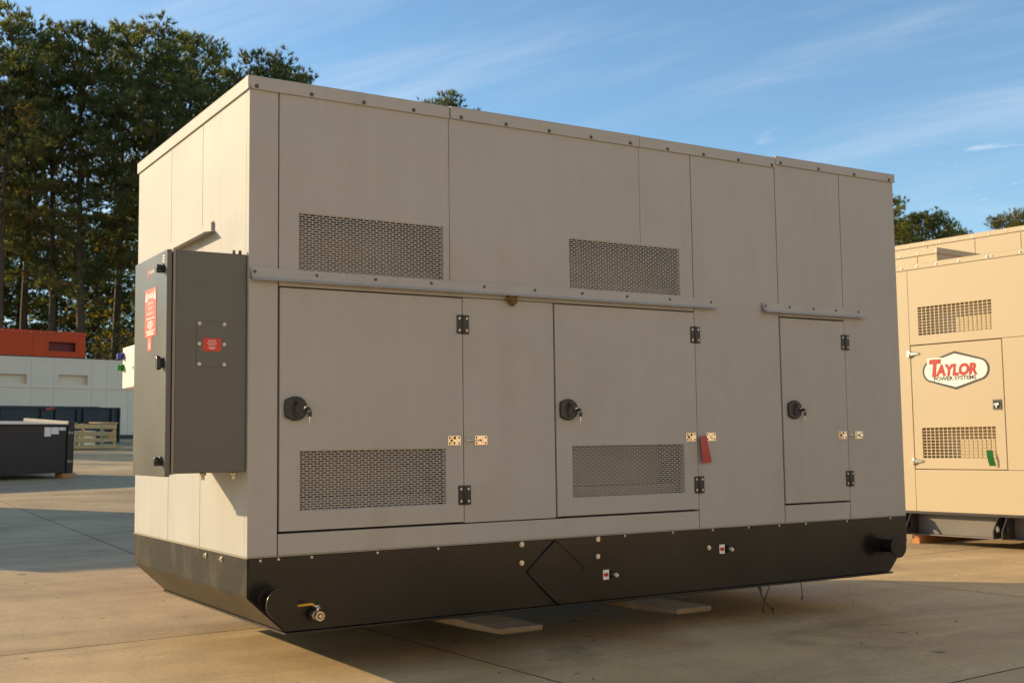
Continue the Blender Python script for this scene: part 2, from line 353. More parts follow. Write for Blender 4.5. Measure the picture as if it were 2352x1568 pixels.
def plenum(mb, x0, x1, z0, z1, y0, y1):
    """open-fronted box behind a grille"""
    e = .012
    mb.add([(x0 - e, y0, z0 - e), (x1 + e, y0, z0 - e), (x1 + e, y0, z1 + e), (x0 - e, y0, z1 + e), (x0 - e, y1, z0 - e), (x1 + e, y1, z0 - e), (x1 + e, y1, z1 + e), (x0 - e, y1, z1 + e)],
           [(4, 5, 6, 7), (0, 1, 5, 4), (3, 7, 6, 2), (0, 4, 7, 3), (1, 2, 6, 5)])

# ------------------------------------------------------------------ the main generator (local: x along front, y depth, z=0 at cabin floor)
W, D, H = 4.97, 2.24, 2.5; TZ = .405; Z0 = .645
gen = empty('generator_enclosure', (0, 0, Z0 - TZ)); tag(gen, 'large cream generator enclosure on a black fuel tank, raised on two fork tips', 'generator')
OFF = (0, 0, TZ)
def part(mb, name, mats, bevel=0, parent=None): return mb.build(name, mats, parent or gen, bevel, OFF if parent is None else (0, 0, 0))
Lv = {1: (.278, 1.146, 1.488, 1.795), 2: (2.025, 2.887, 1.50, 1.798), 3: (.286, 1.149, .228, .532), 4: (2.022, 2.883, .232, .535)}
ge = .004
def hole(k): h = Lv[k]; return (h[0] - ge, h[1] + ge, h[2] - ge, h[3] + ge)
PT = .045
def panel(name, x0, x1, z0, z1, holes=(), y0=0.0):
    return part(MB().plate(x0, x1, z0, z1, y0, PT, holes), name, 'cream', .0025)
panel('corner_post', 0, .159, 0, 2.47)
panel('panel', .165, 1.1875, 1.400, 2.47, [hole(1)])
panel('panel', 1.1905, 2.5735, 1.400, 2.47, [hole(2)])
panel('panel', 2.5755, 2.9995, 1.400, 2.47, [hole(2)])
panel('panel', 1.2705, 1.8945, .1165, 1.3965)
panel('panel', 3.0055, 3.7575, 0, 2.47)
panel('panel', 3.7635, 4.3915, 1.402, 2.47)
panel('panel', 4.3975, W, 0, 2.47)
panel('sill', .165, 2.9995, 0, .110); panel('sill', 3.7635, 4.3915, 0, .115)
door1 = panel('door', .170, 1.2645, .122, 1.392, [hole(3)], -.004)
door2 = panel('door', 1.9045, 2.9985, .122, 1.392, [hole(4)], -.004)
door3 = panel('door', 3.768, 4.390, .127, 1.392, [], -.004)
# frame behind the joints
part(MB().plate(.01, W - .01, .01, 2.46, .0475, .055, [hole(1), hole(2), hole(3), hole(4)]), 'inner_frame', 'gap')
for k in Lv:
    x0, x1, z0, z1 = Lv[k]; b = MB(); slots(b, x0, x1, z0, z1, .004, .0065, 25, .0335, .0062, .0042)
    o = b.build('grille', 'cream', door1 if k == 3 else door2 if k == 4 else gen, 0, (0, 0, 0) if k > 2 else OFF)
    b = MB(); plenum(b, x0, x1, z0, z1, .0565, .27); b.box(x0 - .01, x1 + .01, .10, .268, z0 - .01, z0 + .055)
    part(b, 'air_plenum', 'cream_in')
# left end, back, right end panels
for (a, b_) in ((.0, .798), (.802, 1.443), (1.447, D)):
    for (z0, z1) in ((0, 2.47),):
        m = MB(); m.box(0, PT, a + (.0455 if a == 0 else 0), b_, z0, z1); part(m, 'end_panel', 'cream', .0025)
m = MB(); m.box(W - PT, W, .0455, D, 0, 2.47); part(m, 'end_panel', 'cream', .0025)
m = MB(); m.box(.0455, W - .0455, D - PT, D, 0, 2.47); part(m, 'back_panel', 'cream', .0025)
m = MB(); m.box(.047, .052, .06, D - .05, .01, 2.46); part(m, 'inner_frame', 'gap')
# roof and its folded trim
m = MB(); m.box(.004, W - .004, .004, D - .004, 2.4705, 2.492); part(m, 'roof', 'cream')
def trim(x0, x1, z0, z1, cut=0):
    m = MB(); m.prism([(x0, z0 + cut), (x0 + cut, z0), (x1, z0), (x1, z1), (x0, z1)] if cut else [(x0, z0), (x1, z0), (x1, z1), (x0, z1)], 'y', -.012, -.0005)
    m.box(x0, x1, -.012, .30, z1 + .0002, z1 + .004); part(m, 'roof_trim', 'cream', .001)
trim(-.010, 1.1885, 2.433, 2.5, .022); trim(1.1965, 2.5735, 2.435, 2.504); trim(2.5765, 3.7635, 2.436, 2.502); trim(3.7695, W + .012, 2.459, 2.516)
m = MB(); m.box(-.012, -.0005, -.010, D + .008, 2.432, 2.5); m.box(-.012, .30, .301, D + .008, 2.5002, 2.504); part(m, 'roof_trim', 'cream', .001)
for x, z in ((.034, 2.449), (.342, 2.449), (.65, 2.449), (.958, 2.449), (1.267, 2.449), (1.573, 2.449), (1.881, 2.449), (2.194, 2.451), (2.501, 2.451), (2.806, 2.45), (3.111, 2.45), (3.42, 2.45), (3.73, 2.45), (3.813, 2.474), (4.183, 2.474), (4.548, 2.473), (4.921, 2.473)):
    put(BOLT, 'bolt', gen, 0, (x, -.0122, z + TZ))
for x in (3.30, 3.36, 3.43, 4.75):   # lifting eyes seen just above the roof line
    m = MB(); m.cyl((x, .9, 2.492), (0, 0, 1), .02, .055, 8); part(m, 'roof_stud', 'bolt_zinc')
# drip rails (angle with a projecting lip)
def rail(x0, x1, x2, z0, z1):
    m = MB(); m.add([(x0, -.0045, z0), (x1, -.0045, z0), (x1, -.0045, z1), (x0, -.0045, z1), (x0, -.0150, z0 + .004), (x1, -.0150, z0 + .004), (x1, -.0075, z1), (x0, -.0075, z1)], [(0, 3, 2, 1), (4, 5, 6, 7), (0, 1, 5, 4), (1, 2, 6, 5), (2, 3, 7, 6), (3, 0, 4, 7)])
    m.add([(x0, -.0152, z0 + .004), (x2 - .008, -.0152, z0 + .004), (x2, -.042, z0 - .008), (x0, -.042, z0 - .008), (x0, -.0152, z0), (x2 - .008, -.0152, z0), (x2, -.042, z0 - .011), (x0, -.042, z0 - .011)],
          [(0, 1, 2, 3), (7, 6, 5, 4), (3, 2, 6, 7), (0, 3, 7, 4), (1, 5, 6, 2)])
    m.add([(x0, -.0085, z1), (x0, -.0085, z0), (x0, -.052, z0 - .012), (x0 + .002, -.0085, z1), (x0 + .002, -.0085, z0), (x0 + .002, -.052, z0 - .012)], [(0, 1, 2), (5, 4, 3), (0, 2, 5, 3)])
    return part(m, 'drip_rail', 'cream')
r1 = rail(.006, 3.178, 3.19, 1.432, 1.490); r2 = rail(3.60, 4.586, 4.60, 1.432, 1.487)
for x in (.03, .373, .718, 1.064, 1.41, 1.76, 2.106, 2.45, 2.794, 3.143): put(SMALLBOLT, 'bolt', r1, 0, (x, -.0112, 1.466)).data = bolt_mesh('rail_bolt', .0072, .005, 'bolt_dark') if x == .03 else bpy.data.meshes['rail_bolt']
for x in (3.63, 3.855, 4.086, 4.311, 4.539): put(bpy.data.meshes['rail_bolt'], 'bolt', r2, 0, (x, -.0112, 1.467))
# drip rail on the end wall
m = MB(); m.box(-.0045, -.0006, .585, 1.52, 1.768, 1.83)
m.add([(-.0045, .56, 1.770), (-.075, .54, 1.752), (-.075, 1.52, 1.752), (-.0045, 1.52, 1.770), (-.0045, .56, 1.766), (-.075, .54, 1.748), (-.075, 1.52, 1.748), (-.0045, 1.52, 1.766)], [(0, 1, 2, 3), (7, 6, 5, 4), (0, 4, 5, 1), (1, 5, 6, 2), (2, 6, 7, 3)])
m.box(-.018, -.0046, .581, .5845, 1.772, 1.822); part(m, 'drip_rail', 'cream')

# handles with keys
def handle(x, z):
    outline = [(-.062, -.046), (-.066, 0), (-.062, .046)]
    for i in range(13):
        a = R(125 - i * 20.8); rr = .0665; outline.append((-.004 + rr * 1.02 * math.cos(a), rr * .97 * math.sin(a)))
    m = MB(); m.prism([(x + p[0], z + p[1]) for p in outline], 'y', -.024, -.0045); h = part(m, 'handle', 'black_plastic', .006)
    m = MB(); n = 24
    ring = lambda rx, rz, y: [(x - .004 + rx * math.cos(2 * math.pi * i / n), y, z + .002 + rz * math.sin(2 * math.pi * i / n)) for i in range(n)]
    a, b, c = ring(.023, .046, -.0245), ring(.020, .042, -.032), ring(.016, .036, -.0255)
    m.smooth = True; m.add(a + b + c, [(i, (i + 1) % n, n + (i + 1) % n, n + i) for i in range(n)] + [(n + i, n + (i + 1) % n, 2 * n + (i + 1) % n, 2 * n + i) for i in range(n)] + [tuple(range(2 * n, 3 * n))])
    m.smooth = False; m.box(x - .012, x + .004, -.029, -.0252, z - .012, z - .009); m.box(x - .012, x + .004, -.029, -.0252, z + .008, z + .011); m.build('paddle', 'black_plastic', h)
    m = MB(); m.cyl((x + .046, -.024, z + .002), (0, -1, 0), .0095, .006, 14); m.build('lock', 'chrome', h)
    m = MB(); m.m = 0; m.cyl((x + .052, -.03, z - .002), (.3, -1, 0), .010, .022, 10); m.box(x + .0545, x + .0745, -.047, -.040, z - .043, z - .019)
    m.tube([(x + .058, -.045, z - .004), (x + .070, -.046, z - .010), (x + .073, -.045, z - .018), (x + .066, -.044, z - .021)], .0022, 5)
    m.m = 1; m.add([(x + .0615, -.0435, z - .043), (x + .0675, -.0435, z - .043), (x + .0650, -.0435, z - .075), (x + .0615, -.0435, z - .075), (x + .0615, -.0415, z - .043), (x + .0675, -.0415, z - .043), (x + .0650, -.0415, z - .075), (x + .0615, -.0415, z - .075)], [(0, 1, 2, 3), (7, 6, 5, 4), (0, 3, 7, 4), (1, 5, 6, 2), (3, 2, 6, 7)])
    m.build('key', ['black_plastic', 'bolt_zinc'], h)
for x, z in ((.256, .757), (1.990, .757), (3.870, .763)): handle(x, z)
def hinge(x, z):
    m = MB()
    for sx in (-1, 1):
        a, b = (x - .040, x - .007) if sx < 0 else (x + .007, x + .040)
        m.box(a, b, -.0105, -.0045 if sx < 0 else -.0008, z - .054, z + .054)
    m.cyl((x, -.010, z - .054), (0, 0, 1), .009, .108, 12); h = part(m, 'hinge', 'black_plastic', .002)
    for sx in (-.024, .024):
        for sz in (-.034, .034): put(SMALLBOLT, 'screw', h, 0, (x + sx, -.0107, z + sz))
for x, z in ((1.2675, 1.241), (1.2685, .272), (3.002, 1.245), (3.004, .278), (4.394, 1.242), (4.394, .280)): hinge(x, z)
def holder(x, xr, z, rod=True):
    m = MB()
    for x0, y in ((x, -.0045), (xr, -.0008)):
        if x0 == xr: part(m, 'door_catch', ['chrome', 'gap']); m = MB()
        m.m = 0; m.box(x0, x0 + .081, y - .003, y, z - .026, z + .026)
        m.m = 1
        for px in (.010, .071):
            for pz in (-.016, .016): m.cyl((x0 + px, y - .0031, z + pz), (0, -1, 0), .0055, .0008, 10)
        m.m = 0
    k_ = MB(); m, k_ = k_, m
    m.box(x + .022, x + .060, -.022, -.0076, z - .006, z + .006); m.box(x + .022, x + .028, -.020, -.0076, z - .024, z + .024); m.box(x + .046, x + .060, -.016, -.0076, z + .008, z + .025); m.m = 1; m.box(x + .029, x + .045, -.0095, -.0077, z + .008, z + .022); m.box(x + .029, x + .044, -.0095, -.0077, z - .022, z - .008); m.box(x + .050, x + .062, -.0170, -.0077, z - .006, z + .005)
    part(m, 'catch_claw', ['chrome', 'gap']); m = k_; m.m = 0
    if rod: m.tube([(xr + .040, -.013, z), (xr - .055, -.015, z)], .0038, 8); m.tube([(xr - .063, -.015, z + .013), (xr - .054, -.015, z), (xr - .063, -.015, z - .013)], .003, 6)
    m.prism([(xr + .035, z - .005), (xr + .062, z - .014), (xr + .062, z + .014), (xr + .035, z + .005)], 'y', -.012, -.0042)
    part(m, 'door_holder', ['chrome', 'gap'])
holder(1.165, 1.342, .580); holder(2.904, 3.077, .584, False); holder(4.296, 4.465, .585)

# fuel tank
m = MB(); m.prism([(0, -.006), (W, -.006), (W, -.195), (4.778, -.392), (.206, -.392), (0, -.200)], 'y', .001, D)
tank = MB(); tank.v = m.v; n6 = 6
tank.f = m.f; tank.mi = [0] * len(m.f); tank.sm = m.sm
tank.mi[2 + 5] = 1; tank.mi[2 + 4] = 2
tk = part(tank, 'fuel_tank', ['black_paint', 'black_dirty_glint', 'tank_slope'], .004)
m = MB(); m.box(.198, 4.788, -.018, D + .01, -.405, -.393); part(m, 'bottom_plate', 'black_paint', .002)
m = MB(); m.prism([(-.0035, -.012), (.0095, -.012), (.0095, -.196), (.211, -.391), (.198, -.391), (-.0035, -.2035)], 'y', -.006, .0005); part(m, 'edge_weld', 'black_dirty_glint', .002)
m = MB(); m.box(-.004, W + .003, -.004, D + .003, -.0058, -.0006); part(m, 'seal', 'rubber_seal')
m = MB(); m.prism([(1.881, -.016), (2.083, -.186), (1.886, -.384), (1.683, -.184)], 'y', -.009, .0005); part(m, 'patch_plate', 'black_paint', .003)
dq = [(1.881, -.016), (2.083, -.186), (1.886, -.384), (1.683, -.184)]
for i in range(4):
    a_, b_ = dq[i], dq[(i + 1) % 4]; m = MB(); m.tube([(a_[0], -.0078, a_[1]), ((a_[0] + b_[0]) / 2, -.0082, (a_[1] + b_[1]) / 2), (b_[0], -.0078, b_[1])], .0042, 6); part(m, 'weld_bead', 'black_dirty_glint' if i == 0 else 'black_paint')  # first bead paler: its highlight is put into the colour
for x, z in ((.07, -.020), (.168, -.018), (.35, -.018), (.728, -.018), (1.099, -.018), (1.655, -.016), (2.205, -.016), (2.40, -.016), (2.779, -.016), (3.11, -.016), (3.423, -.016), (3.70, -.016), (3.948, -.016), (4.35, -.016), (4.80, -.016)): put(SMALLBOLT, 'bolt', gen, 0, (x, -.0004, z + TZ))
for x, z in ((1.649, -.026), (1.647, -.132), (2.195, -.026), (2.192, -.128), (3.074, -.127)): put(WASH, 'tank_bolt', gen, 0, (x, -.0004, z + TZ))
for y in (.671, .397):
    o = put(WASH, 'tank_bolt', gen, 0, (-.001, y, -.036 + TZ)); o.rotation_euler = (0, 0, -math.pi / 2)
for x, z, p, rd in ((.128, -.226, .15, .083), (4.725, -.205, .12, .080)):
    m = MB(); m.cyl((x, .0005, z), (0, -1, 0), .068, .006, 28); m.cyl((x, -.0055, z), (0, -1, 0), .048, p - .0055, 28); m.cyl((x, -p, z), (0, -1, 0), rd, .012, 32); part(m, 'lifting_trunnion', 'black_paint', .002)
for x, z in ((2.251, -.241), (3.186, -.142)):
    m = MB(); m.m = 0; m.box(x - .022, x + .022, -.0022, .0004, z - .029, z + .029); m.m = 1
    y = -.0029; m.add([(x - .017, y, z + .010), (x - .017, y, z - .010), (x + .006, y, z - .010), (x + .006, y, z + .010)], [(0, 1, 2, 3)]); m.add([(x + .006, y, z + .016), (x + .006, y, z - .016), (x + .019, y, z)], [(0, 1, 2)]); part(m, 'arrow_sticker', ['white_print', 'red_print'])
    m = MB(); m.m = 1; m.cyl((x + .048, .0004, z - .002), (0, -1, 0), .022, .02, 16); m.m = 0; m.cyl((x + .048, -.0196, z - .002), (0, -1, 0), .014, .022, 6); m.cyl((x + .048, -.0416, z - .002), (0, -1, 0), .009, .012, 12); part(m, 'tank_fitting', ['bolt_zinc', 'black_paint'])
# ball valve with yellow lever
x, z = .358, -.312
m = MB(); m.m = 1; m.cyl((x, .0004, z), (0, -1, 0), .034, .03, 18); m.m = 0; m.cyl((x, -.0296, z), (0, -1, 0), .024, .016, 8); m.cyl((x, -.0456, z), (0, -1, 0), .019, .03, 18); m.cyl((x, -.0756, z), (0, -1, 0), .025, .022, 8); m.m = 1; m.cyl((x, -.0977, z), (0, -1, 0), .016, .001, 14); m.m = 0; m.cyl((x, -.0985, z), (0, -1, 0), .010, .003, 10)
m.cyl((x, -.06, z + .015), (0, 0, 1), .008, .03, 10); m.cyl((x, -.06, z + .045), (0, 0, 1), .011, .008, 6); m.tube([(x + .018, -.06, z + .037), (x, -.06, z + .04), (x - .022, -.06, z + .056)], .0045, 6)
v = part(m, 'drain_valve', ['chrome', 'black_paint'])
m = MB(); m.tube([(x - .022, -.06, z + .056), (x - .034, -.06, z + .061), (x - .112, -.06, z + .058)], .0062, 8); m.build('lever', 'yellow_dip', v)
# wires and bracket hanging under the tank
for P, kn in (([(3.555, .05, -.404), (3.558, .05, -.46), (3.585, .05, -.50), (3.61, .05, -.525), (3.635, .05, -.55), (3.665, .05, -.57), (3.67, .05, -.605)], (3.665, .05, -.573)), ([(3.65, .05, -.404), (3.625, .05, -.45), (3.595, .05, -.51), (3.585, .05, -.555), (3.575, .05, -.575), (3.59, .05, -.585)], (3.577, .05, -.577)), ([(3.93, .05, -.404), (3.942, .05, -.45), (3.945, .05, -.51), (3.93, .05, -.535)], (3.943, .05, -.518))):
    m = MB(); m.tube(P, .0032, 5); m.dome(kn, (0, -1, 0), .008, .008); part(m, 'loose_wire', 'wire')
m = MB(); m.add([(3.57, .10, -.404), (3.605, .10, -.404), (3.625, .10, -.455), (3.615, .10, -.47), (3.57, .104, -.404), (3.605, .104, -.404), (3.625, .104, -.455), (3.615, .104, -.47)], [(0, 1, 2, 3), (7, 6, 5, 4), (0, 3, 7, 4), (1, 5, 6, 2), (3, 2, 6, 7)]); part(m, 'bracket', 'bolt_dark')

# control cabinet on the end wall
cab = MB().box(-.372, -.0006, .020, .628, .432, 1.556).build('control_cabinet', 'cab_grey', gen, .006, OFF)
def cpart(mb, name, mats, bevel=0): return mb.build(name, mats, cab, bevel)
cpart(MB().box(-.386, -.3725, .016, .632, .428, 1.560), 'cabinet_lip', 'cream_in', .002)
cpart(MB().box(-.394, -.3865, .030, .615, .45, 1.54), 'gasket', 'gap')
cpart(MB().box(-.421, -.3945, .004, .624, .418, 1.552), 'cabinet_door', 'cab_grey', .005)
XD = -.4213
for z in (1.462, .498):
    m = MB(); m.cyl((XD, .062, z), (-1, 0, 0), .021, .012, 16); m.cyl((XD - .012, .062, z), (-1, 0, 0), .018, .026, 12); m.box(XD - .040, XD - .002, .048, .060, z - .026, z + .010); cpart(m, 'latch_knob', 'black_plastic', .002)
m = MB(); m.cyl((XD, .064, .985), (-1, 0, 0), .026, .012, 18); m.prism([(.040, .955), (.048, .947), (.078, .962), (.078, 1.012), (.060, 1.020), (.044, 1.005)], 'x', XD - .034, XD - .0121); cpart(m, 'latch_knob', 'black_plastic', .003)
fD = lambda x, z: (XD - .0022, -x, z)       # text on the door: reads from outside, x runs towards -y
m = MB(); m.m = 0; m.box(XD - .0015, XD - .0002, .190, .400, 1.135, 1.385); m.box(XD - .0015, XD - .0002, .268, .345, 1.062, 1.134); m.m = 1
put_text(m, 'DANGER', .040, fD, -.295, 1.335, .115, bold=.0008); put_text(m, 'HIGH VOLTAGE', .022, fD, -.295, 1.302, .10); put_text(m, 'KEEP OUT', .022, fD, -.295, 1.276, .075); put_text(m, 'AUTHORIZED ONLY', .020, fD, -.295, 1.250, .125)
for k, (zz, ww) in enumerate(((1.228, .15), (1.210, .09), (1.199, .11), (1.188, .12), (1.177, .06), (1.163, .17), (1.153, .11), (1.144, .14))): m.add([fD(-.295 - ww / 2, zz), fD(-.295 + ww / 2, zz), fD(-.295 + ww / 2, zz + .0042), fD(-.295 - ww / 2, zz + .0042)], [(0, 1, 2, 3)])
for sx in (-.375, -.215): m.add([fD(sx - .020, 1.325), fD(sx + .020, 1.325), fD(sx, 1.378)], [(0, 1, 2)])
put_text(m, 'DANGER', .012, fD, -.306, 1.112, .03)
for zz in (1.100, 1.092, 1.084, 1.076): m.add([fD(-.328, zz), fD(-.284, zz), fD(-.284, zz + .003), fD(-.328, zz + .003)], [(0, 1, 2, 3)])
cpart(m, 'danger_sticker', ['red_sticker', 'white_print'])
m = MB(); m.m = 0; m.box(XD - .0012, XD - .0002, .330, .352, 1.447, 1.492); m.m = 1; put_text(m, 'POWER', .026, fD, -.318, 1.462, .09, align='l'); cpart(m, 'maker_label', ['red_sticker', 'white_print'])
m = MB(); m.m = 0; m.box(XD - .0012, XD - .0002, .040, .075, 1.488, 1.535); m.m = 1
for k in range(3): m.box(XD - .0017, XD - .0013, .044, .071, 1.493 + k * .014, 1.500 + k * .014)
cpart(m, 'rating_label', ['black_print', 'white_print'])
m = MB(); m.box(-.262, -.108, .0165, .0198, .968, 1.197); cpart(m, 'access_plate', 'cab_grey', .001)
PB = bolt_mesh('plate_bolt', .0072, .006, 'bolt_zinc')
for bx in (-.250, -.121):
    for bz in (1.186, 1.083, .980): put(PB, 'plate_bolt', cab, 0, (bx, .0163, bz))
m = MB(); m.m = 0; m.box(-.231, -.139, .0150, .0163, 1.047, 1.113); m.m = 1; fS = lambda x, z: (x, .0143, z)
put_text(m, 'DANGER', .014, fS, -.185, 1.0945, .040); put_text(m, 'HIGH VOLTAGE', .011, fS, -.185, 1.0835, .050); put_text(m, 'KEEP OUT', .011, fS, -.185, 1.0745, .036)
for zz, ww in ((1.0635, .040), (1.0575, .024)): m.add([fS(-.185 - ww / 2, zz), fS(-.185 + ww / 2, zz), fS(-.185 + ww / 2, zz + .003), fS(-.185 - ww / 2, zz + .003)], [(0, 1, 2, 3)])
cpart(m, 'danger_sticker', ['red_sticker', 'white_print'])
for bx, by in ((-.05, .06), (-.20, .10)):
    m = MB(); m.cyl((bx, by, .4315), (0, 0, -1), .016, .014, 6); m.cyl((bx, by, .4175), (0, 0, -1), .009, .022, 10); cpart(m, 'mount_bolt', 'bolt_zinc')
for bx, by in ((-.03, .05), (-.06, .06)):
    m = MB(); m.cyl((bx, by, 1.5565), (0, 0, 1), .009, .022, 8); cpart(m, 'mount_bolt', 'bolt_dark')
# small white box with two pilot lamps
wb = MB().box(-.155, -.0006, 1.60, 1.985, .945, 1.212).build('junction_box', 'white_box', gen, .006, OFF)
for z, mt in ((1.155, 'blue_knob'), (1.080, 'green_knob')):
    m = MB(); m.cyl((-.1552, 1.955, z), (-1, 0, 0), .024, .012, 14); m.cyl((-.1672, 1.955, z), (-1, 0, 0), .019, .03, 14); m.build('pilot_lamp', mt, wb)
m = MB(); m.box(-.157, -.1555, 1.70, 1.72, 1.06, 1.075); m.build('label_mark', 'black_print', wb)

# red tag and wasp nest hung on the enclosure
m = MB(); vs = []
for k in range(7):
    t = k / 6; zz = .588 - .172 * t; sh = .040 * t * t; yy = -.0125 - .012 * math.sin(t * 2.2)
    vs += [(3.006 + sh * .35, yy - .006, zz), (3.072 + sh * .75, yy, zz + .004)]
n = len(vs); vs += [(p[0], p[1] - .001, p[2]) for p in vs]
m.add(vs, [(2 * k, 2 * k + 2, 2 * k + 3, 2 * k + 1) for k in range(6)] + [(n + 2 * k, n + 2 * k + 1, n + 2 * k + 3, n + 2 * k + 2) for k in range(6)] + [(0, 1, n + 1, n), (12, n + 12, n + 13, 13)])
t = m.build('paper_tag', 'red_tag', None, 0, (0, 0, Z0)); tag(t, 'red paper tag hanging at the hinge side of a cream louvred door', 'tag')
random.seed(5)
bmn = bmesh.new(); bmesh.ops.create_icosphere(bmn, subdivisions=3, radius=1)
for vtx in bmn.verts:
    c = vtx.co; k = 1 + .22 * math.sin(c.x * 5 + 1) * math.sin(c.z * 6) + random.uniform(-.09, .09)
    vtx.co = Vector((c.x * .034 * k * (1.1 if c.z > 0 else .8), c.y * .020 * k, c.z * .030 * k))
me = bpy.data.meshes.new('wasp_nest'); bmn.to_mesh(me); bmn.free(); me.materials.append(MATS['nest'])
o = put(me, 'wasp_nest', None, 0, (1.597, -.022, Z0 + 1.394)); tag(o, 'brown lumpy wasp nest stuck under the long cream drip rail', 'wasp nest')

# ------------------------------------------------------------------ right-hand beige generator
PA = Vector((8.954, 3.2026, 0)); RA = math.atan2(-.9952, .0983)
ga = empty('generator_enclosure', PA, RA); tag(ga, 'sunlit beige generator enclosure carrying the white six-sided company sign', 'generator', 'beige generators')
def ap(mb, name, mats, bevel=0, parent=None): return mb.build(name, mats, parent or ga, bevel)
XA0, XA1, DA = -.135, 5.2, 2.3
La = {1: (.150, 1.052, 2.362, 2.684), 2: (.146, 1.036, .972, 1.310)}
for x0, x1, z0, z1, hs, nm in ((XA0, .027, .374, 3.15, (), 'corner_post'), (.031, 1.62, 2.258, 3.15, [La[1]], 'panel'), (1.624, 3.3, 2.258, 3.15, (), 'panel'), (3.304, XA1, .374, 3.15, (), 'panel'), (.031, 1.62, .374, .842, (), 'panel'), (1.624, 3.3, .374, .842, (), 'panel'), (1.156, 2.2, .846, 2.254, (), 'panel'), (2.204, 3.3, .846, 2.254, (), 'panel')):
    ap(MB().plate(x0, x1, z0, z1, 0, .045, hs), nm, 'beige', .0025)
da = ap(MB().plate(.040, 1.150, .850, 2.246, -.004, .045, [La[2]]), 'door', 'beige', .003)
ap(MB().plate(XA0 + .01, XA1 - .01, .38, 3.14, .0475, .053, [La[1], La[2]]), 'inner_frame', 'gap')
ap(MB().box(XA0, XA0 + .04, .0455, DA, .374, 3.15), 'end_panel', 'beige'); ap(MB().box(XA1 - .04, XA1, .0455, DA, .374, 3.15), 'end_panel', 'beige'); ap(MB().box(XA0 + .041, XA1 - .041, DA - .04, DA, .374, 3.15), 'back_panel', 'beige')
ap(MB().box(XA0 + .004, XA1 - .004, .004, DA - .004, 3.1505, 3.172), 'roof', 'beige')
for a, b_ in ((XA0 - .01, 1.06), (1.064, 2.6), (2.604, XA1 + .01)):
    m = MB(); m.box(a, b_, -.012, -.0005, 3.126, 3.182); m.box(a, b_, -.012, .3, 3.1822, 3.186); ap(m, 'roof_trim', 'beige', .001)
ZB = bolt_mesh('roof_bolt', .0125, .009, 'bolt_zinc')
for x in (-.03, .17, .42, .70, 1.035, 1.09, 1.42, 1.75, 2.1, 2.45, 2.9): put(ZB, 'bolt', ga, 0, (x, -.0122, 3.152))
for k, (x0, x1, z0, z1) in La.items():
    m = MB(); nx, nz = 17, 10; px = (x1 - x0 + .010) / nx; pz = (z1 - z0 + .008) / nz
    for i in range(1, nx): m.box(x0 + i * px - .010, x0 + i * px, .002, .005, z0, z1)
    for j in range(1, nz): m.box(x0, x1, .0022, .0048, z0 + j * pz - .008, z0 + j * pz)
    m.build('grille', 'beige', da if k == 2 else ga)
    m = MB(); plenum(m, x0, x1, z0, z1, .0545, .24); m.build('air_plenum', 'beige_in', ga)
# chrome strap hinges
for z in (2.157, .937):
    m = MB(); m.smooth = False; m.box(-.004, .032, -.026, -.0008, z - .040, z + .040); m.cyl((.036, -.020, z - .034), (0, 0, 1), .014, .068, 12)
    m.add([(.042, -.0045, z - .030), (.150, -.0045, z - .016), (.150, -.0045, z + .014), (.042, -.0045, z + .028), (.042, -.026, z - .022), (.146, -.018, z - .010), (.146, -.018, z + .008), (.042, -.026, z + .020)], [(0, 1, 5, 4), (1, 2, 6, 5), (2, 3, 7, 6), (3, 0, 4, 7), (4, 5, 6, 7)])
    m.build('hinge', 'chrome', ga, .004)
m = MB(); m.m = 0; m.box(1.022, 1.116, -.014, -.0045, 1.492, 1.600); m.m = 1; m.box(1.034, 1.104, -.0152, -.0142, 1.504, 1.588); m.m = 2; m.prism([(1.040, 1.556), (1.098, 1.566), (1.098, 1.536), (1.040, 1.540)], 'y', -.026, -.0153); m.box(1.060, 1.078, -.0262, -.0153, 1.512, 1.537)
m.build('latch', ['bolt_dark', 'black_plastic', 'chrome'], ga, .003)
# the sign
def hexa(sx, sz, k=1.0):
    P = []
    def arc(cx, a0, a1, rr):
        return [(cx + rr * math.cos(R(a0 + (a1 - a0) * i / 14)), rr * math.sin(R(a0 + (a1 - a0) * i / 14))) for i in range(15)]
    rr = .125 * k; cx = sx - rr; th = 64
    P = [(0, -sz)] + arc(cx, -th, th, rr) + [(0, sz)] + arc(-cx, 180 - th, 180 + th, rr)
    return P
cx, cz = .592, 1.941
sg = MB(); sg.m = 0; sg.prism([(cx + p[0], cz + p[1]) for p in hexa(.408, .214)], 'y', -.0070, -.0045)
sg.m = 1; sg.prism([(cx + p[0], cz + p[1]) for p in hexa(.384, .186, .85)], 'y', -.0082, -.0072)
sg.prism([(cx - .345, cz + .045), (cx - .16, cz + .045), (cx - .16, cz + .150), (cx - .345, cz + .150)], 'y', -.0084, -.0070)
sg.m = 2; fA = lambda x, z: (x, -.0096, z)
put_text(sg, 'T', .245, fA, cx - .322, cz - .048, .155, shear=.14, bold=.016, align='l'); put_text(sg, 'AYLOR', .165, fA, cx - .245, cz - .050, .515, shear=.16, bold=.010, align='l', spacing=1.0)
sg.m = 3; put_text(sg, 'POWER SYSTEMS', .062, fA, cx - .268, cz - .108, .52, bold=.0016, align='l'); put_text(sg, '®', .022, fA, cx + .285, cz - .005, .012, align='l')
ap(sg, 'sign', ['black_print', 'sign_white', 'red_print', 'black_print'])
ga.children[-1]['label'] = 'white six-sided sign with black border reading TAYLOR POWER SYSTEMS'
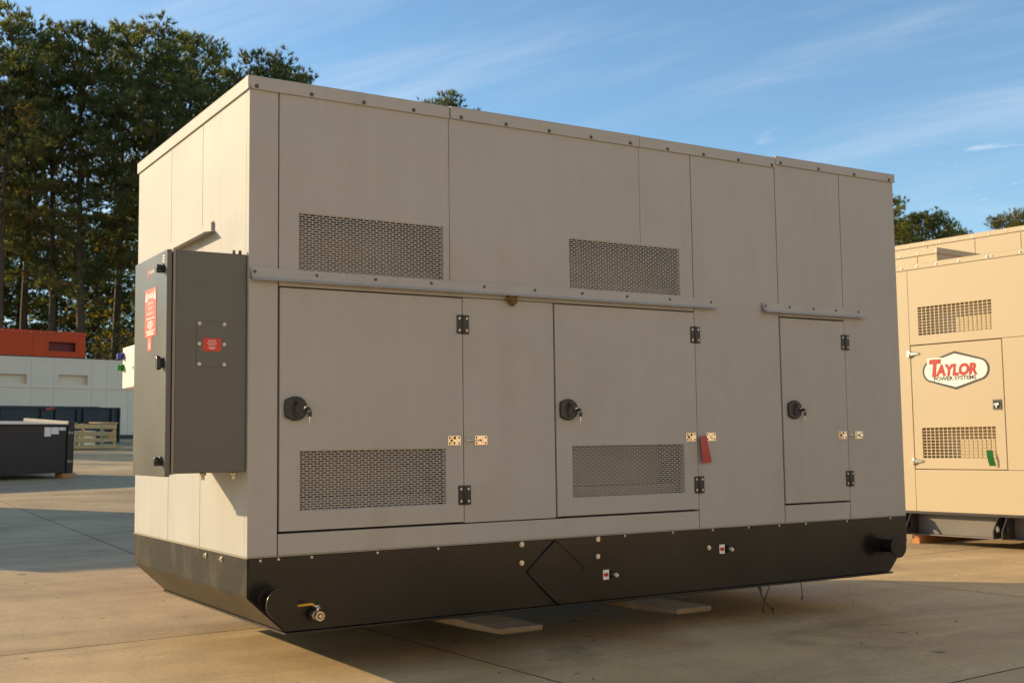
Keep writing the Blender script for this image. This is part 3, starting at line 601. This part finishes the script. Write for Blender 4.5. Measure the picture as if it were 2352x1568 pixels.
# skid
m = MB(); m.box(XA0, XA1, .0, .10, .345, .371); ap(m, 'skid_rail', 'skid_dark', .002)
m = MB(); m.box(XA0, XA1, .0, .13, .108, .120); ap(m, 'skid_rail', 'skid_grey', .002)
m = MB(); m.box(XA0, XA1, .10, .112, .1205, .3445); ap(m, 'skid_web', 'skid_grey')
m = MB(); m.box(XA0, XA1, DA - .12, DA, .108, .371); ap(m, 'skid_rail', 'skid_dark')
def gusset(x):
    for dxx, s in ((0, -1), (.10, 1)):
        # upright fin with a round lifting hole
        outer = [(-.002, .3435), (-.045, .3435), (-.150, .20), (-.150, .1215), (.098, .1215), (.098, .3435)]
        hc, hr = (-.065, .222), .036; nn = 18
        fin = MB(); x0 = x + dxx
        bm2 = bmesh.new(); ov = [bm2.verts.new((0, p[0], p[1])) for p in outer]; hv = [bm2.verts.new((0, hc[0] + hr * math.cos(2 * math.pi * i / nn), hc[1] + hr * math.sin(2 * math.pi * i / nn))) for i in range(nn)]
        es = [bm2.edges.new((ov[i], ov[(i + 1) % len(ov)])) for i in range(len(ov))] + [bm2.edges.new((hv[i], hv[(i + 1) % nn])) for i in range(nn)]
        bmesh.ops.triangle_fill(bm2, use_beauty=True, use_dissolve=False, edges=es)
        r = bmesh.ops.extrude_face_region(bm2, geom=bm2.faces[:]); bmesh.ops.translate(bm2, verts=[e for e in r['geom'] if isinstance(e, bmesh.types.BMVert)], vec=(.012, 0, 0)); bmesh.ops.translate(bm2, verts=bm2.verts, vec=(x0, 0, 0)); bmesh.ops.recalc_face_normals(bm2, faces=bm2.faces)
        me = bpy.data.meshes.new('lifting_lug'); bm2.to_mesh(me); bm2.free(); me.materials.append(MATS['skid_dark']); put(me, 'lifting_lug', ga)
for x in (-.13, 1.03, 2.6, 4.9): gusset(x)
for x in (.0, 2.2, 4.6):
    o = MB().box(-.012, .080, -.05, 1.0, 0, .1078).build('timber_block', 'lumber_red', None, .002); o.location = PA + Matrix.Rotation(RA, 3, 'Z') @ Vector((x, 0, 0)); o.rotation_euler = (0, 0, RA)
    tag(o, 'reddish timber bearer under the skid of the beige generator with the sign', 'timber', 'timbers under the beige generator')
# green tag standing off the door
m = MB(); vs = []
for k in range(6):
    t = k / 5; vs += [(.945 + .030 * t, -.050 - .012 * math.sin(t * 3), 1.060 - .170 * t), (1.002 + .034 * t, -.022 - .012 * math.sin(t * 3), 1.058 - .168 * t)]
n = len(vs); vs += [(p[0], p[1] + .001, p[2]) for p in vs]
m.add(vs, [(2 * k, 2 * k + 2, 2 * k + 3, 2 * k + 1) for k in range(5)] + [(n + 2 * k, n + 2 * k + 1, n + 2 * k + 3, n + 2 * k + 2) for k in range(5)])
m.tube([(.985, -.036, 1.05), (1.015, -.02, 1.03), (1.020, .003, 1.04)], .0018, 4)
o = m.build('paper_tag', 'green_tag', None); o.location = PA; o.rotation_euler = (0, 0, RA); tag(o, 'green paper tag hanging from the lower grille of the beige generator', 'tag')

# ------------------------------------------------------------------ plainer generators and tanks behind
def simple_gen(label, loc, rz, x0, x1, d, zc, h, mats, seams, louv=(), rail_z=None, rx=0, group=None, trim_h=.06, bolts=.3, skid='navy_tank', blocks=True, pmat_in=None, name='generator_enclosure'):
    pm, inn = mats
    g = empty(name, loc, rz, rx); tag(g, label, 'generator', group)
    edges = [x0] + list(seams) + [x1]
    rows = [(zc, h)] if rail_z is None else [(zc, rail_z), (rail_z, h)]
    for (a, b) in zip(edges, edges[1:]):
        for (za, zb) in rows:
            hs = [l for l in louv if l[0] < b and l[1] > a and l[2] < zb and l[3] > za]
            MB().plate(a + .004, b - .004, za + .003, zb - .003, 0, .04, hs).build('panel', pm, g, .003)
    MB().plate(x0 + .01, x1 - .01, zc + .01, h - .01, .0425, .05, louv).build('inner_frame', 'gap', g)
    for l in louv: b = MB(); plenum(b, *l, .0505, .22); b.build('air_inlet', inn, g)
    MB().box(x0, x0 + .04, .0405, d, zc, h).build('end_panel', pm, g, .003); MB().box(x1 - .04, x1, .0405, d, zc, h).build('end_panel', pm, g, .003); MB().box(x0 + .041, x1 - .041, d - .04, d, zc, h).build('back_panel', pm, g)
    MB().box(x0 - .006, x1 + .006, -.006, d + .006, h + .0005, h + .016).build('roof', pm, g)
    b = MB(); b.box(x0 - .012, x1 + .012, -.018, -.0065, h - trim_h, h + .02); b.box(x0 - .018, x0 - .0065, -.0065, d, h - trim_h, h + .02); b.box(x1 + .0065, x1 + .018, -.0065, d, h - trim_h, h + .02); b.build('roof_trim', pm, g)
    x = x0 + .1
    while x < x1: put(ZB, 'bolt', g, 0, (x, -.0182, h - trim_h / 2)); x += bolts
    if rail_z: b = MB(); b.box(x0 + .1, x1 - .8, -.03, -.0005, rail_z, rail_z + .05); b.build('drip_rail', pm, g)
    if zc > .05: MB().box(x0 + .01, x1 - .01, .02, d - .02, .0 if not blocks else .10, zc - .003).build('skid', skid, g, .004)
    if blocks:
        for xx in (x0 + .4, (x0 + x1) / 2, x1 - .5): MB().box(xx, xx + .14, -.02, d, 0, .099).build('bearer', 'lumber', g)
    return g
dA = Vector((.0983, -.9952, 0)); bA = Vector((.9952, .0983, 0))
def pA(s, back): p = PA + dA * s + bA * back; return Vector((p.x, p.y, fy(p.y)))
simple_gen('beige generator roof section ending in a shaded end wall behind the signed one', pA(-1.6, 3.2), RA, -4.9, 0, 2.2, .40, 3.84, ('beige', 'beige_in'), (-3.4, -2.1, -.32, ), group='beige generators')
simple_gen('tallest beige generator in the row furthest behind the signed one', pA(-2.5, 6.0), RA, -4.2, 9.5, 2.4, .40, 4.45, ('beige', 'beige_in'), (-3.3, -1.05, -.17, .63, 3.5, 6), group='beige generators')
T12 = R(12); RX = .034
gw = simple_gen('long pale generator enclosure with recessed air inlets before the pines', (11.65, 50.61, fy(50.6)), T12, -11.5, 2.4, 2.6, .19, 3.64, ('far_white', 'far_white'), (-8.6, -7.4, -4.41, -3.38, -1.63, -.90, .14), [(-5.95, -4.6, 2.45, 2.88), (-3.18, -1.82, 2.47, 2.91), (-9.6, -8.9, 2.45, 2.88)], 2.30, trim_h=.08, bolts=.9, blocks=False)
gr_ = simple_gen('bright red enclosure with one dark inlet standing on the pale generator', Vector((11.65, 50.61, fy(50.6))) + Matrix.Rotation(T12, 3, 'Z') @ Vector((-1.88, .15, 3.661)), T12, -6.4, 0, 2.2, .06, 1.20, ('far_red', 'far_red_in'), (-3.9, -2.43, -1.80, -.36), [(-1.70, -.47, .32, .74)], None, trim_h=.10, bolts=.42, blocks=False)
# near dark tank: sub-base with lifting posts
tk1 = empty('fuel_tank', (3.05, 19.41, fy(19.4)), T12, .052); tag(tk1, 'near-black open fuel tank base on wooden blocks with white papers on its side', 'tank')
zb = .098
MB().box(-5.2, -.14, 0, 2.3, zb, zb + .96).build('body', 'navy_tank', tk1, .006)
MB().box(-5.14, -.16, .06, 2.24, zb + .9605, zb + .988).build('top_plate', 'tank_top', tk1)
b = MB(); b.box(-5.22, -.02, -.03, .055, zb + .962, zb + .992); b.build('top_rail', 'navy_tank', tk1, .004)
b = MB(); b.box(-.13, -.05, .06, 2.30, zb + .962, zb + 1.05); b.build('top_rail', 'skid_grey', tk1, .004)
b = MB(); b.box(-.135, -.0, -.04, .10, zb, zb + 1.05); b.build('corner_post', 'navy_tank', tk1, .004)
for z in (.82, .24):
    for xx in (-.10, -.045): m = MB(); m.cyl((xx, -.0402, zb + z - .0), (0, -1, 0), .030 if xx < -.08 else .022, .002, 16); m.build('lug_hole', 'rubber_seal', tk1)
for (a, b_, c_, d_) in ((-.60, -.47, .765, .95), (-.46, -.31, .81, .95), (-.30, -.165, .885, .95)): MB().box(a, b_, -.003, -.0006, zb + c_ - .02, zb + d_ - .02).build('paper_label', 'white_print', tk1)
for x in (-.16, -2.6, -5.0):
    o = MB().box(-.05, .22, -.06, .35, 0, .095).build('timber_block', 'lumber', None, .003); o.location = Vector((3.05, 19.41, 0)) + Matrix.Rotation(T12, 3, 'Z') @ Vector((x, 0, 0)); o.location.z = fy(19.4) ; o.rotation_euler = (RX, 0, T12); tag(o, 'short wooden block under the near-black tank base', 'timber', 'blocks under the near-black tank')
# far dark tank with ribs
tk2 = empty('fuel_tank', (9.5, 42.5, fy(42.5)), T12, RX); tag(tk2, 'long dark blue ribbed tank base in front of the pale generator', 'tank')
MB().box(-9, -.05, .10, 2.2, .02, 1.34).build('body', 'navy_tank', tk2); MB().box(-9.05, 0, -.0, .14, 1.34, 1.40).build('top_rail', 'navy_tank', tk2); MB().box(-9.05, 0, -.02, .12, 0, .06).build('bottom_rail', 'navy_tank', tk2)
MB().box(-9.0, -.78, .2, 2.0, 1.4005, 1.43).build('cover', 'skid_dark', tk2)
for x in (-8, -6.6, -5.6, -4.7, -3.18, -2.63, -1.78, -1.52, -.37, -.06): MB().box(x, x + .06, .0, .0995, .062, 1.338).build('rib', 'navy_tank', tk2)
m = MB(); m.add([(-3.05, -.02, 1.36), (-2.70, -.02, 1.40), (-2.66, -.03, 1.32), (-3.0, -.03, 1.26), (-3.05, .13, 1.402), (-2.70, .13, 1.405)], [(0, 3, 2, 1), (0, 1, 5, 4)])
o = m.build('cloth_flag', 'red_tag', None); o.location = (9.5, 42.5, fy(42.5)); o.rotation_euler = (RX, 0, T12); tag(o, 'red cloth flag draped over the rail of the dark blue tank', 'flag')
# crate
ck = empty('slatted_crate', (7.69, 35.39, fy(35.39)), T12, RX); tag(ck, 'open slatted wooden crate bound with a green strap', 'crate')
for side, (y0, y1) in enumerate(((0, .025), (1.05, 1.075))):
    for (za, zb2) in ((.70, .84), (.46, .59), (.25, .37), (.03, .15)): MB().box(-2.35, 0, y0, y1, za, zb2).build('slat', 'crate_wood', ck, .003)
for x in (-.09, -1.2, -2.3): MB().box(x, x + .09, .026, .116, .03, .86).build('post', 'crate_wood', ck); MB().box(x, x + .09, .96, 1.049, .03, .86).build('post', 'crate_wood', ck)
for x in (-.024, -2.35): MB().box(x, x + .022, .12, .95, .66, .80).build('slat', 'crate_wood', ck); MB().box(x, x + .022, .12, .95, .30, .44).build('slat', 'crate_wood', ck)
MB().box(-.50, .04, -.02, 1.09, .862, .905).build('top_board', 'crate_wood', ck); MB().box(-1.9, -1.4, -.02, 1.09, .862, .89).build('top_board', 'crate_wood', ck); MB().box(-2.3, -.02, .12, .95, .0, .029).build('base_board', 'crate_wood', ck)
m = MB(); m.box(-.55, -.51, -.004, -.0006, .0, .91); m.build('strap', 'strap', ck)
o = MB().box(-1.75, -.6, .3, .8, .03, .62).build('steel_part', 'bolt_zinc', None, .01); o.location = ck.location; o.rotation_euler = (RX, 0, T12); tag(o, 'pale metal part packed inside the slatted crate', 'metal part')
o = MB().box(-1.62, -1.45, .13, .25, .03, .36).build('plastic_jug', 'yellow_plastic', None, .02); o.location = ck.location; o.rotation_euler = (RX, 0, T12); tag(o, 'small yellow container inside the slatted crate', 'container')
o = MB().box(.02, .26, .2, .6, .0, .13).build('timber_block', 'crate_wood', None); o.location = ck.location; o.rotation_euler = (RX, 0, T12); tag(o, 'pale wooden block lying beside the slatted crate', 'timber')
# generators outside the left edge whose shadow crosses the concrete
simple_gen('pale generator enclosure parked beside the sunlit lane left of the cabinet', (-1.35, 13.2, fy(13.5)), 0, -5.2, 0, 2.2, .40, 3.1, ('far_white', 'far_white'), (-4.1, -2.2, -.3), [(-3.6, -2.8, 1.9, 2.3)], 1.75)

# ------------------------------------------------------------------ unseen building added behind the camera to bounce warm fill light
mat('bounce_siding', (.52, .54, .58), .55, var=.05, vscale=.4, streak=.06)  # wall tone set by the fill it bounces onto the cream front
wh = empty('bounce_warehouse', (2, -11.6, 0)); tag(wh, 'long metal-sided hall added out of view to bounce light onto the cream generator', 'added building')
for i in range(24):
    x = -24 + i * 2.0; prof = []
    for k in range(8):
        o = x + k * .25; prof += [(o + .003, 0), (o + .06, .03), (o + .19, .03)]
    prof += [(x + 1.996, 0), (x + 1.996, -.06), (x + .003, -.06)]
    if i in (7, 8, 15, 16): 
        MB().prism(prof, 'z', 4.5, 9.0).build('wall_panel', 'bounce_siding', wh)
    else: MB().prism(prof, 'z', .3, 9.0).build('wall_panel', 'bounce_siding', wh)
for x in (-10, 6):
    for k in range(9): MB().box(x + .02, x + 3.98, -.12, -.06, .02 + k * .497, .02 + k * .497 + .49).build('door_slat', 'far_white', wh)
MB().box(-24.1, 24.1, -14, -.07, 0, .29).build('plinth', 'concrete', wh); MB().box(-24, 24, -14, -.13, .3, 8.98).build('hall', 'bounce_siding', wh); MB().box(-24.3, 24.3, -14.3, .25, 9.005, 9.2).build('roof', 'skid_grey', wh)

# ------------------------------------------------------------------ forklift carrying the generator (hidden behind it, fork tips in view)
fl = empty('forklift', (1.93, 2.3, 0)); tag(fl, 'red forklift behind the cream generator, two worn fork tips showing underneath', 'forklift')
FZ = Z0 - TZ - .0005
for xc in (1.33, 2.515):
    x = xc - 1.93; hw = .132
    m = MB(); yt = -2.3 - .50
    prof = [(yt, FZ - .030), (yt, FZ), (.10, FZ), (.10, FZ + .95), (.17, FZ + .95), (.17, FZ - .075), (-.6, FZ - .075), (yt + .42, FZ - .045)]
    m.prism(prof, 'x', x - hw, x + hw); m.build('fork', 'fork_steel', fl, .006)
m = MB(); m.box(-.85, .85, .171, .23, .35, .46); m.box(-.85, .85, .171, .23, 1.0, 1.1)
for x in (-.8, -.3, .24, .74): m.box(x, x + .06, .171, .22, .46, 1.0)
m.build('carriage', 'skid_dark', fl)
for x in (-.42, .30): MB().box(x, x + .12, .24, .38, .12, 2.45).build('mast_rail', 'skid_dark', fl)
m = MB(); m.box(-.30, .30, .26, .34, 2.30, 2.40); m.box(-.30, .30, .26, .34, .2, .3); m.build('mast_crossbar', 'skid_dark', fl)
MB().cyl((0, .31, .3), (0, 0, 1), .06, 2.0, 14).build('lift_cylinder', 'chrome', fl)
m = MB(); m.prism([(.55, .28), (2.3, .28), (2.3, 1.15), (1.6, 1.15), (1.5, .62), (.95, .55), (.80, 1.05), (.55, 1.05)], 'x', -.62, .62); m.build('body', 'truck_red', fl, .03)
m = MB(); m.prism([(2.31, .26), (2.95, .34), (3.0, .9), (2.7, 1.18), (2.31, 1.18)], 'x', -.64, .64); m.build('counterweight', 'truck_red', fl, .05)
m = MB()
for x in (-.58, .58):
    m.tube([(x, .62, 1.05), (x, .80, 2.15)], .03, 8); m.tube([(x, 2.2, 1.15), (x, 2.0, 2.15)], .03, 8)
m.box(-.62, .62, .78, 2.05, 2.14, 2.19); m.build('overhead_guard', 'skid_dark', fl)
m = MB(); m.box(-.25, .25, 1.55, 2.05, 1.152, 1.27); m.box(-.25, .25, 2.02, 2.12, 1.271, 1.75); m.build('seat', 'black_plastic', fl, .03)
m = MB(); m.cyl((0, 1.02, .8), (0, -.3, 1), .022, .42, 8); m.cyl((0, .90, 1.21), (0, -.3, 1), .17, .025, 20); m.build('steering_wheel', 'black_plastic', fl)
for x, y, rr, wdt in ((-.86, .62, .38, .24), (.62, .62, .38, .24), (-.66, 2.35, .30, .20), (.645, 2.35, .30, .20)):
    xx = x if y < 1 else (x - .185 if x < 0 else x)
    m = MB(); m.cyl((xx, y, rr), (1, 0, 0), rr, wdt, 28); wv = m.build('wheel', 'tyre', fl, .02)
    m = MB(); m.cyl((xx - .004, y, rr), (1, 0, 0), rr * .55, wdt + .008, 20); m.build('rim', 'bolt_dark', wv)

# ------------------------------------------------------------------ trees
def blade(mb, c, d, ln, wd, up):
    s = d.cross(up)
    if s.length < 1e-3: s = d.orthogonal()
    s = s.normalized() * wd
    mb.add([c - s, c + s, c + d * ln], [(0, 1, 2)])
def pine(seed, h, cstart, rad, dens=1.0, dry=.12):
    rnd = random.Random(seed); tr = MB(); cr_ = MB()
    ph = rnd.uniform(0, 6); bend = lambda z: Vector((.25 * math.sin(z * .11 + ph), .25 * math.cos(z * .13 + ph), 0)) * min(1, z / 6)
    pts = [bend(h * i / 12) + Vector((0, 0, h * i / 12)) for i in range(13)]
    tr.tube(pts, h * .0125, 8, .03)
    nb = int(64 * dens); ga_ = rnd.uniform(0, 6)
    for i in range(nb):
        t = i / (nb - 1); z = h * (cstart + (1 - cstart) * (t ** .92)); ga_ += 2.4 + rnd.uniform(-.5, .5)
        prof = (math.sin(math.pi * min(1, .16 + .80 * t)) ** .75) * (1 - .35 * t)
        ln = rad * prof * rnd.uniform(.65, 1.2) + .35
        if t < .18 and rnd.random() < .4: ln *= .6
        base = bend(z) + Vector((0, 0, z)); out = Vector((math.cos(ga_), math.sin(ga_), 0)); rise = rnd.uniform(-.05, .35) + .55 * t
        P = [base + out * (ln * k / 4) + Vector((0, 0, ln * (rise * k / 4 + .12 * (k / 4) ** 2))) for k in range(5)]
        tr.tube(P, .018 + .022 * ln / rad * (1 - t * .5), 4, .008)
        ncl = max(2, int((2.2 + 5.5 * ln / rad) * dens))
        if t < .22 and rnd.random() < .35: ncl = 1
        for c in range(ncl):
            kk = min(1.0, .32 + .72 * rnd.random() ** .7); f = kk * 4; a = min(3, int(f)); sp = .13 * ln + .12
            cc = P[a].lerp(P[a + 1], f - a) + Vector((rnd.gauss(0, sp), rnd.gauss(0, sp), rnd.gauss(.08, sp * .6)))
            tr.tube([P[a].lerp(P[a + 1], max(0, f - a - .5)), cc], .010, 3, .005)
            R0 = rnd.uniform(.34, .62); dryc = rnd.random() < dry * (1.6 if t < .5 else .6)
            for q in range(int(R0 * 19)):
                o_ = Vector((rnd.gauss(0, 1), rnd.gauss(0, 1), rnd.gauss(.25, .75))).normalized(); p = cc + Vector((o_.x * R0, o_.y * R0, o_.z * R0 * .72)) * rnd.uniform(.25, 1.0)
                axis = (o_ * .8 + Vector((0, 0, .75)) + out * .25).normalized(); cr_.m = 1 if dryc and rnd.random() < .8 else 0; L0 = rnd.uniform(.28, .42)
                for b in range(11):
                    d = (axis + Vector((rnd.gauss(0, .42), rnd.gauss(0, .42), rnd.gauss(0, .42)))).normalized()
                    blade(cr_, p - d * .05, d, L0 * rnd.uniform(.8, 1.2), rnd.uniform(.024, .040), Vector((rnd.uniform(-1, 1), rnd.uniform(-1, 1), rnd.uniform(-1, 1))))
    return tr.mesh('trunk', 'bark'), cr_.mesh('crown', ['needles', 'needles_dry'])
def leafy(seed, h, rad, m, n=2600):
    rnd = random.Random(seed); tr = MB(); cr_ = MB(); tr.tube([(0, 0, 0), (.1, .05, h * .35), (0, .1, h * .8)], .09, 6, .02)
    lobes = [(Vector((rnd.uniform(-.6, .6) * rad, rnd.uniform(-.6, .6) * rad, h * rnd.uniform(.15, .88))), rad * rnd.uniform(.3, .55)) for _ in range(16)]
    for c, r_ in lobes: tr.tube([(0, .02, c.z * .6), tuple(c)], .03, 4, .01)
    for q in range(n):
        c, r_ = rnd.choice(lobes); d = Vector((rnd.gauss(0, 1), rnd.gauss(0, 1), rnd.gauss(0, .8))).normalized(); p = c + d * (r_ * rnd.random() ** .4)
        if p.z < .1: continue
        s = rnd.uniform(.07, .14); u = Vector((rnd.gauss(0, 1), rnd.gauss(0, 1), rnd.gauss(0, 1))).normalized(); v_ = u.orthogonal().normalized()
        cr_.add([p - u * s, p + v_ * s * .55, p + u * s, p - v_ * s * .55], [(0, 1, 2, 3)])
    return tr.mesh('trunk', 'bark'), cr_.mesh('crown', m)
PV = [pine(11, 22, .36, 3.7, 1.04), pine(12, 22, .44, 3.3, 1.0, .2), pine(13, 22, .32, 4.1, 1.1, .08), pine(14, 22, .46, 3.1, .98, .15)]
PV.append(pine(15, 22, .08, 3.6, 1.15, .1)); PV.append(pine(16, 22, .14, 3.3, 1.1, .3))
LIT_PV = []
for tm, cm in PV: c_ = cm.copy(); c_.materials[0] = MATS['needles_sunlit']; LIT_PV.append((tm, c_))  # crown copies in the paler tone that paints in the sun
YV = [leafy(31, 9, 3.2, 'leaf_yellow', 3000), leafy(32, 7, 3.0, 'leaf_dark', 3000)]
def plant(name, meshes, loc, h, h0, rz, label, cat, group, wide=1.0):
    e = empty(name, loc, rz); s = h / h0; e.scale = (s * wide, s * wide, s); tag(e, label, cat, group)
    put(meshes[0], 'trunk', e); put(meshes[1], 'crown', e); return e
def at(u, depth):   # ground point seen along picture column u at a given depth
    d = cf + cr * ((u - 1176) / 2700.0); p = CAM + d * depth; return Vector((p.x, p.y, fy(p.y) - .05))
def htop(u, v, depth):
    d = cf + cr * ((u - 1176) / 2700.0) - cu * ((v - 784) / 2700.0); p = CAM + d * depth; return p.z - fy(p.y)
rt = random.Random(77)
# (column, crown-top row, depth, variant, width)
front = [(8, 30, 66, 1, 1.0), (60, 105, 74, 3, 1.0), (110, 118, 70, 0, .9), (185, 62, 69, 2, 1.05), (262, 82, 76, 3, 1.0), (335, 66, 68, 0, 1.15), (432, 84, 72, 2, .95), (395, 150, 82, 1, 1.0), (505, 185, 80, 3, 1.0), (600, 134, 70, 1, .95), (668, 168, 74, 3, .9), (-70, 60, 68, 0, 1.0), (-150, 90, 72, 2, 1.0)]
LBL = ['tallest slender pine of the grove, its pointed tip above all others', 'thin pine with an open crown beside the tallest one', 'narrow pine filling the dip between the tallest pine and the broad domes', 'wide dense pine with low branches rising behind the red enclosure', 'narrow high-crowned pine between the two broad domed pines', 'broad dark pine with a rounded crown above the grey cabinet', 'dense rounded pine just left of the cream roof corner', 'half-hidden pine with brownish needles behind the cream end wall', 'lower narrow pine in the gap beside the cream roof corner', 'pine with a tufted crown just above the cream roof corner', 'small pine tip on the roof line beside the tufted crown', 'broad pine continuing the grove past the red enclosure', 'wide pine at the outer end of the grove']
for i, (u, v, dp, k, wd) in enumerate(front): plant('pine_tree', PV[k], at(u, dp), htop(u, v, dp), 22, rt.uniform(0, 6.3), LBL[i], 'tree', 'pines behind the yard', wd)
for i in range(15):
    u = -120 + i * 58 + rt.uniform(-20, 20); dp = rt.uniform(90, 108); v = rt.uniform(380, 540); k = 4 + i % 2
    plant('pine_tree', PV[k], at(u, dp), htop(u, v, dp), 22, rt.uniform(0, 6.3), 'shorter pine filling the gaps behind the front row of the grove', 'tree', 'pines of the second row', 1.5)
for i in range(13):
    u = -60 + i * 52 + rt.uniform(-18, 18); k = i % 2; dp = rt.uniform(66, 80) if k else rt.uniform(80, 96)
    plant('understory_tree', YV[k], at(u, dp), rt.uniform(6.5, 11), 8, rt.uniform(0, 6.3), 'yellow-leaved understory tree between the pine trunks' if k == 0 else 'dark leafy shrub at the foot of the pines', 'tree' if k == 0 else 'shrub', 'autumn understory' if k == 0 else 'dark understory shrubs', 1.1)
# single crown top behind the roof, and the grove seen over the beige generators
plant('pine_tree', PV[2], at(1016, 78), htop(1016, 233, 78), 22, 1.2, 'pine whose tip just clears the cream roof beside its first seam', 'tree', 'pines behind the yard', .95)
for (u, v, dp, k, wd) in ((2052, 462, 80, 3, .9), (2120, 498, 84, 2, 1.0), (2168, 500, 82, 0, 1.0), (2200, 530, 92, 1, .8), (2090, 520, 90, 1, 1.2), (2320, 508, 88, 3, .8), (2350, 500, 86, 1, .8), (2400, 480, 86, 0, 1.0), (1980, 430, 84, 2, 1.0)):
    plant('pine_tree', LIT_PV[k], at(u, dp), htop(u, v, dp), 22, rt.uniform(0, 6.3), 'sunlit pine top showing above the beige generators', 'tree', 'pines beyond the beige generators', wd * 1.15)
# the grove goes on to the left of the picture; its shade covers the far end of the yard
for i in range(7):
    x = -62 + i * 9.5 + rt.uniform(-1.5, 1.5); y = 62 + rt.uniform(-4, 4); k = i % 4
    plant('pine_tree', PV[k], (x, y, fy(y) - .05), rt.uniform(13.5, 16.5), 22, rt.uniform(0, 6.3), 'pine of the grove standing left of the pale generator', 'tree', 'pines left of the yard', 1.5)

# ------------------------------------------------------------------ litter on the concrete
rl = random.Random(3); m = MB()
for i in range(170):
    u = rl.random()
    if u < .5: x, y = rl.uniform(-2, 3), rl.uniform(-2, 20)
    else: x, y = rl.uniform(1, 9), rl.uniform(-5, 3)
    s = rl.uniform(.005, .015); a = rl.uniform(0, 6.3); z = fy(y) + .004
    p = [(x + s * math.cos(a + k * 1.57) * (1 if k % 2 else .5), y + s * math.sin(a + k * 1.57) * (1 if k % 2 else .5), z + (rl.uniform(.002, .012) if k in (1, 3) else 0)) for k in range(4)]
    m.add(p, [(0, 1, 2, 3)])
o = m.build('leaf_litter', 'litter'); tag(o, 'small dead leaves and grit scattered over the concrete', 'litter', kind='stuff')
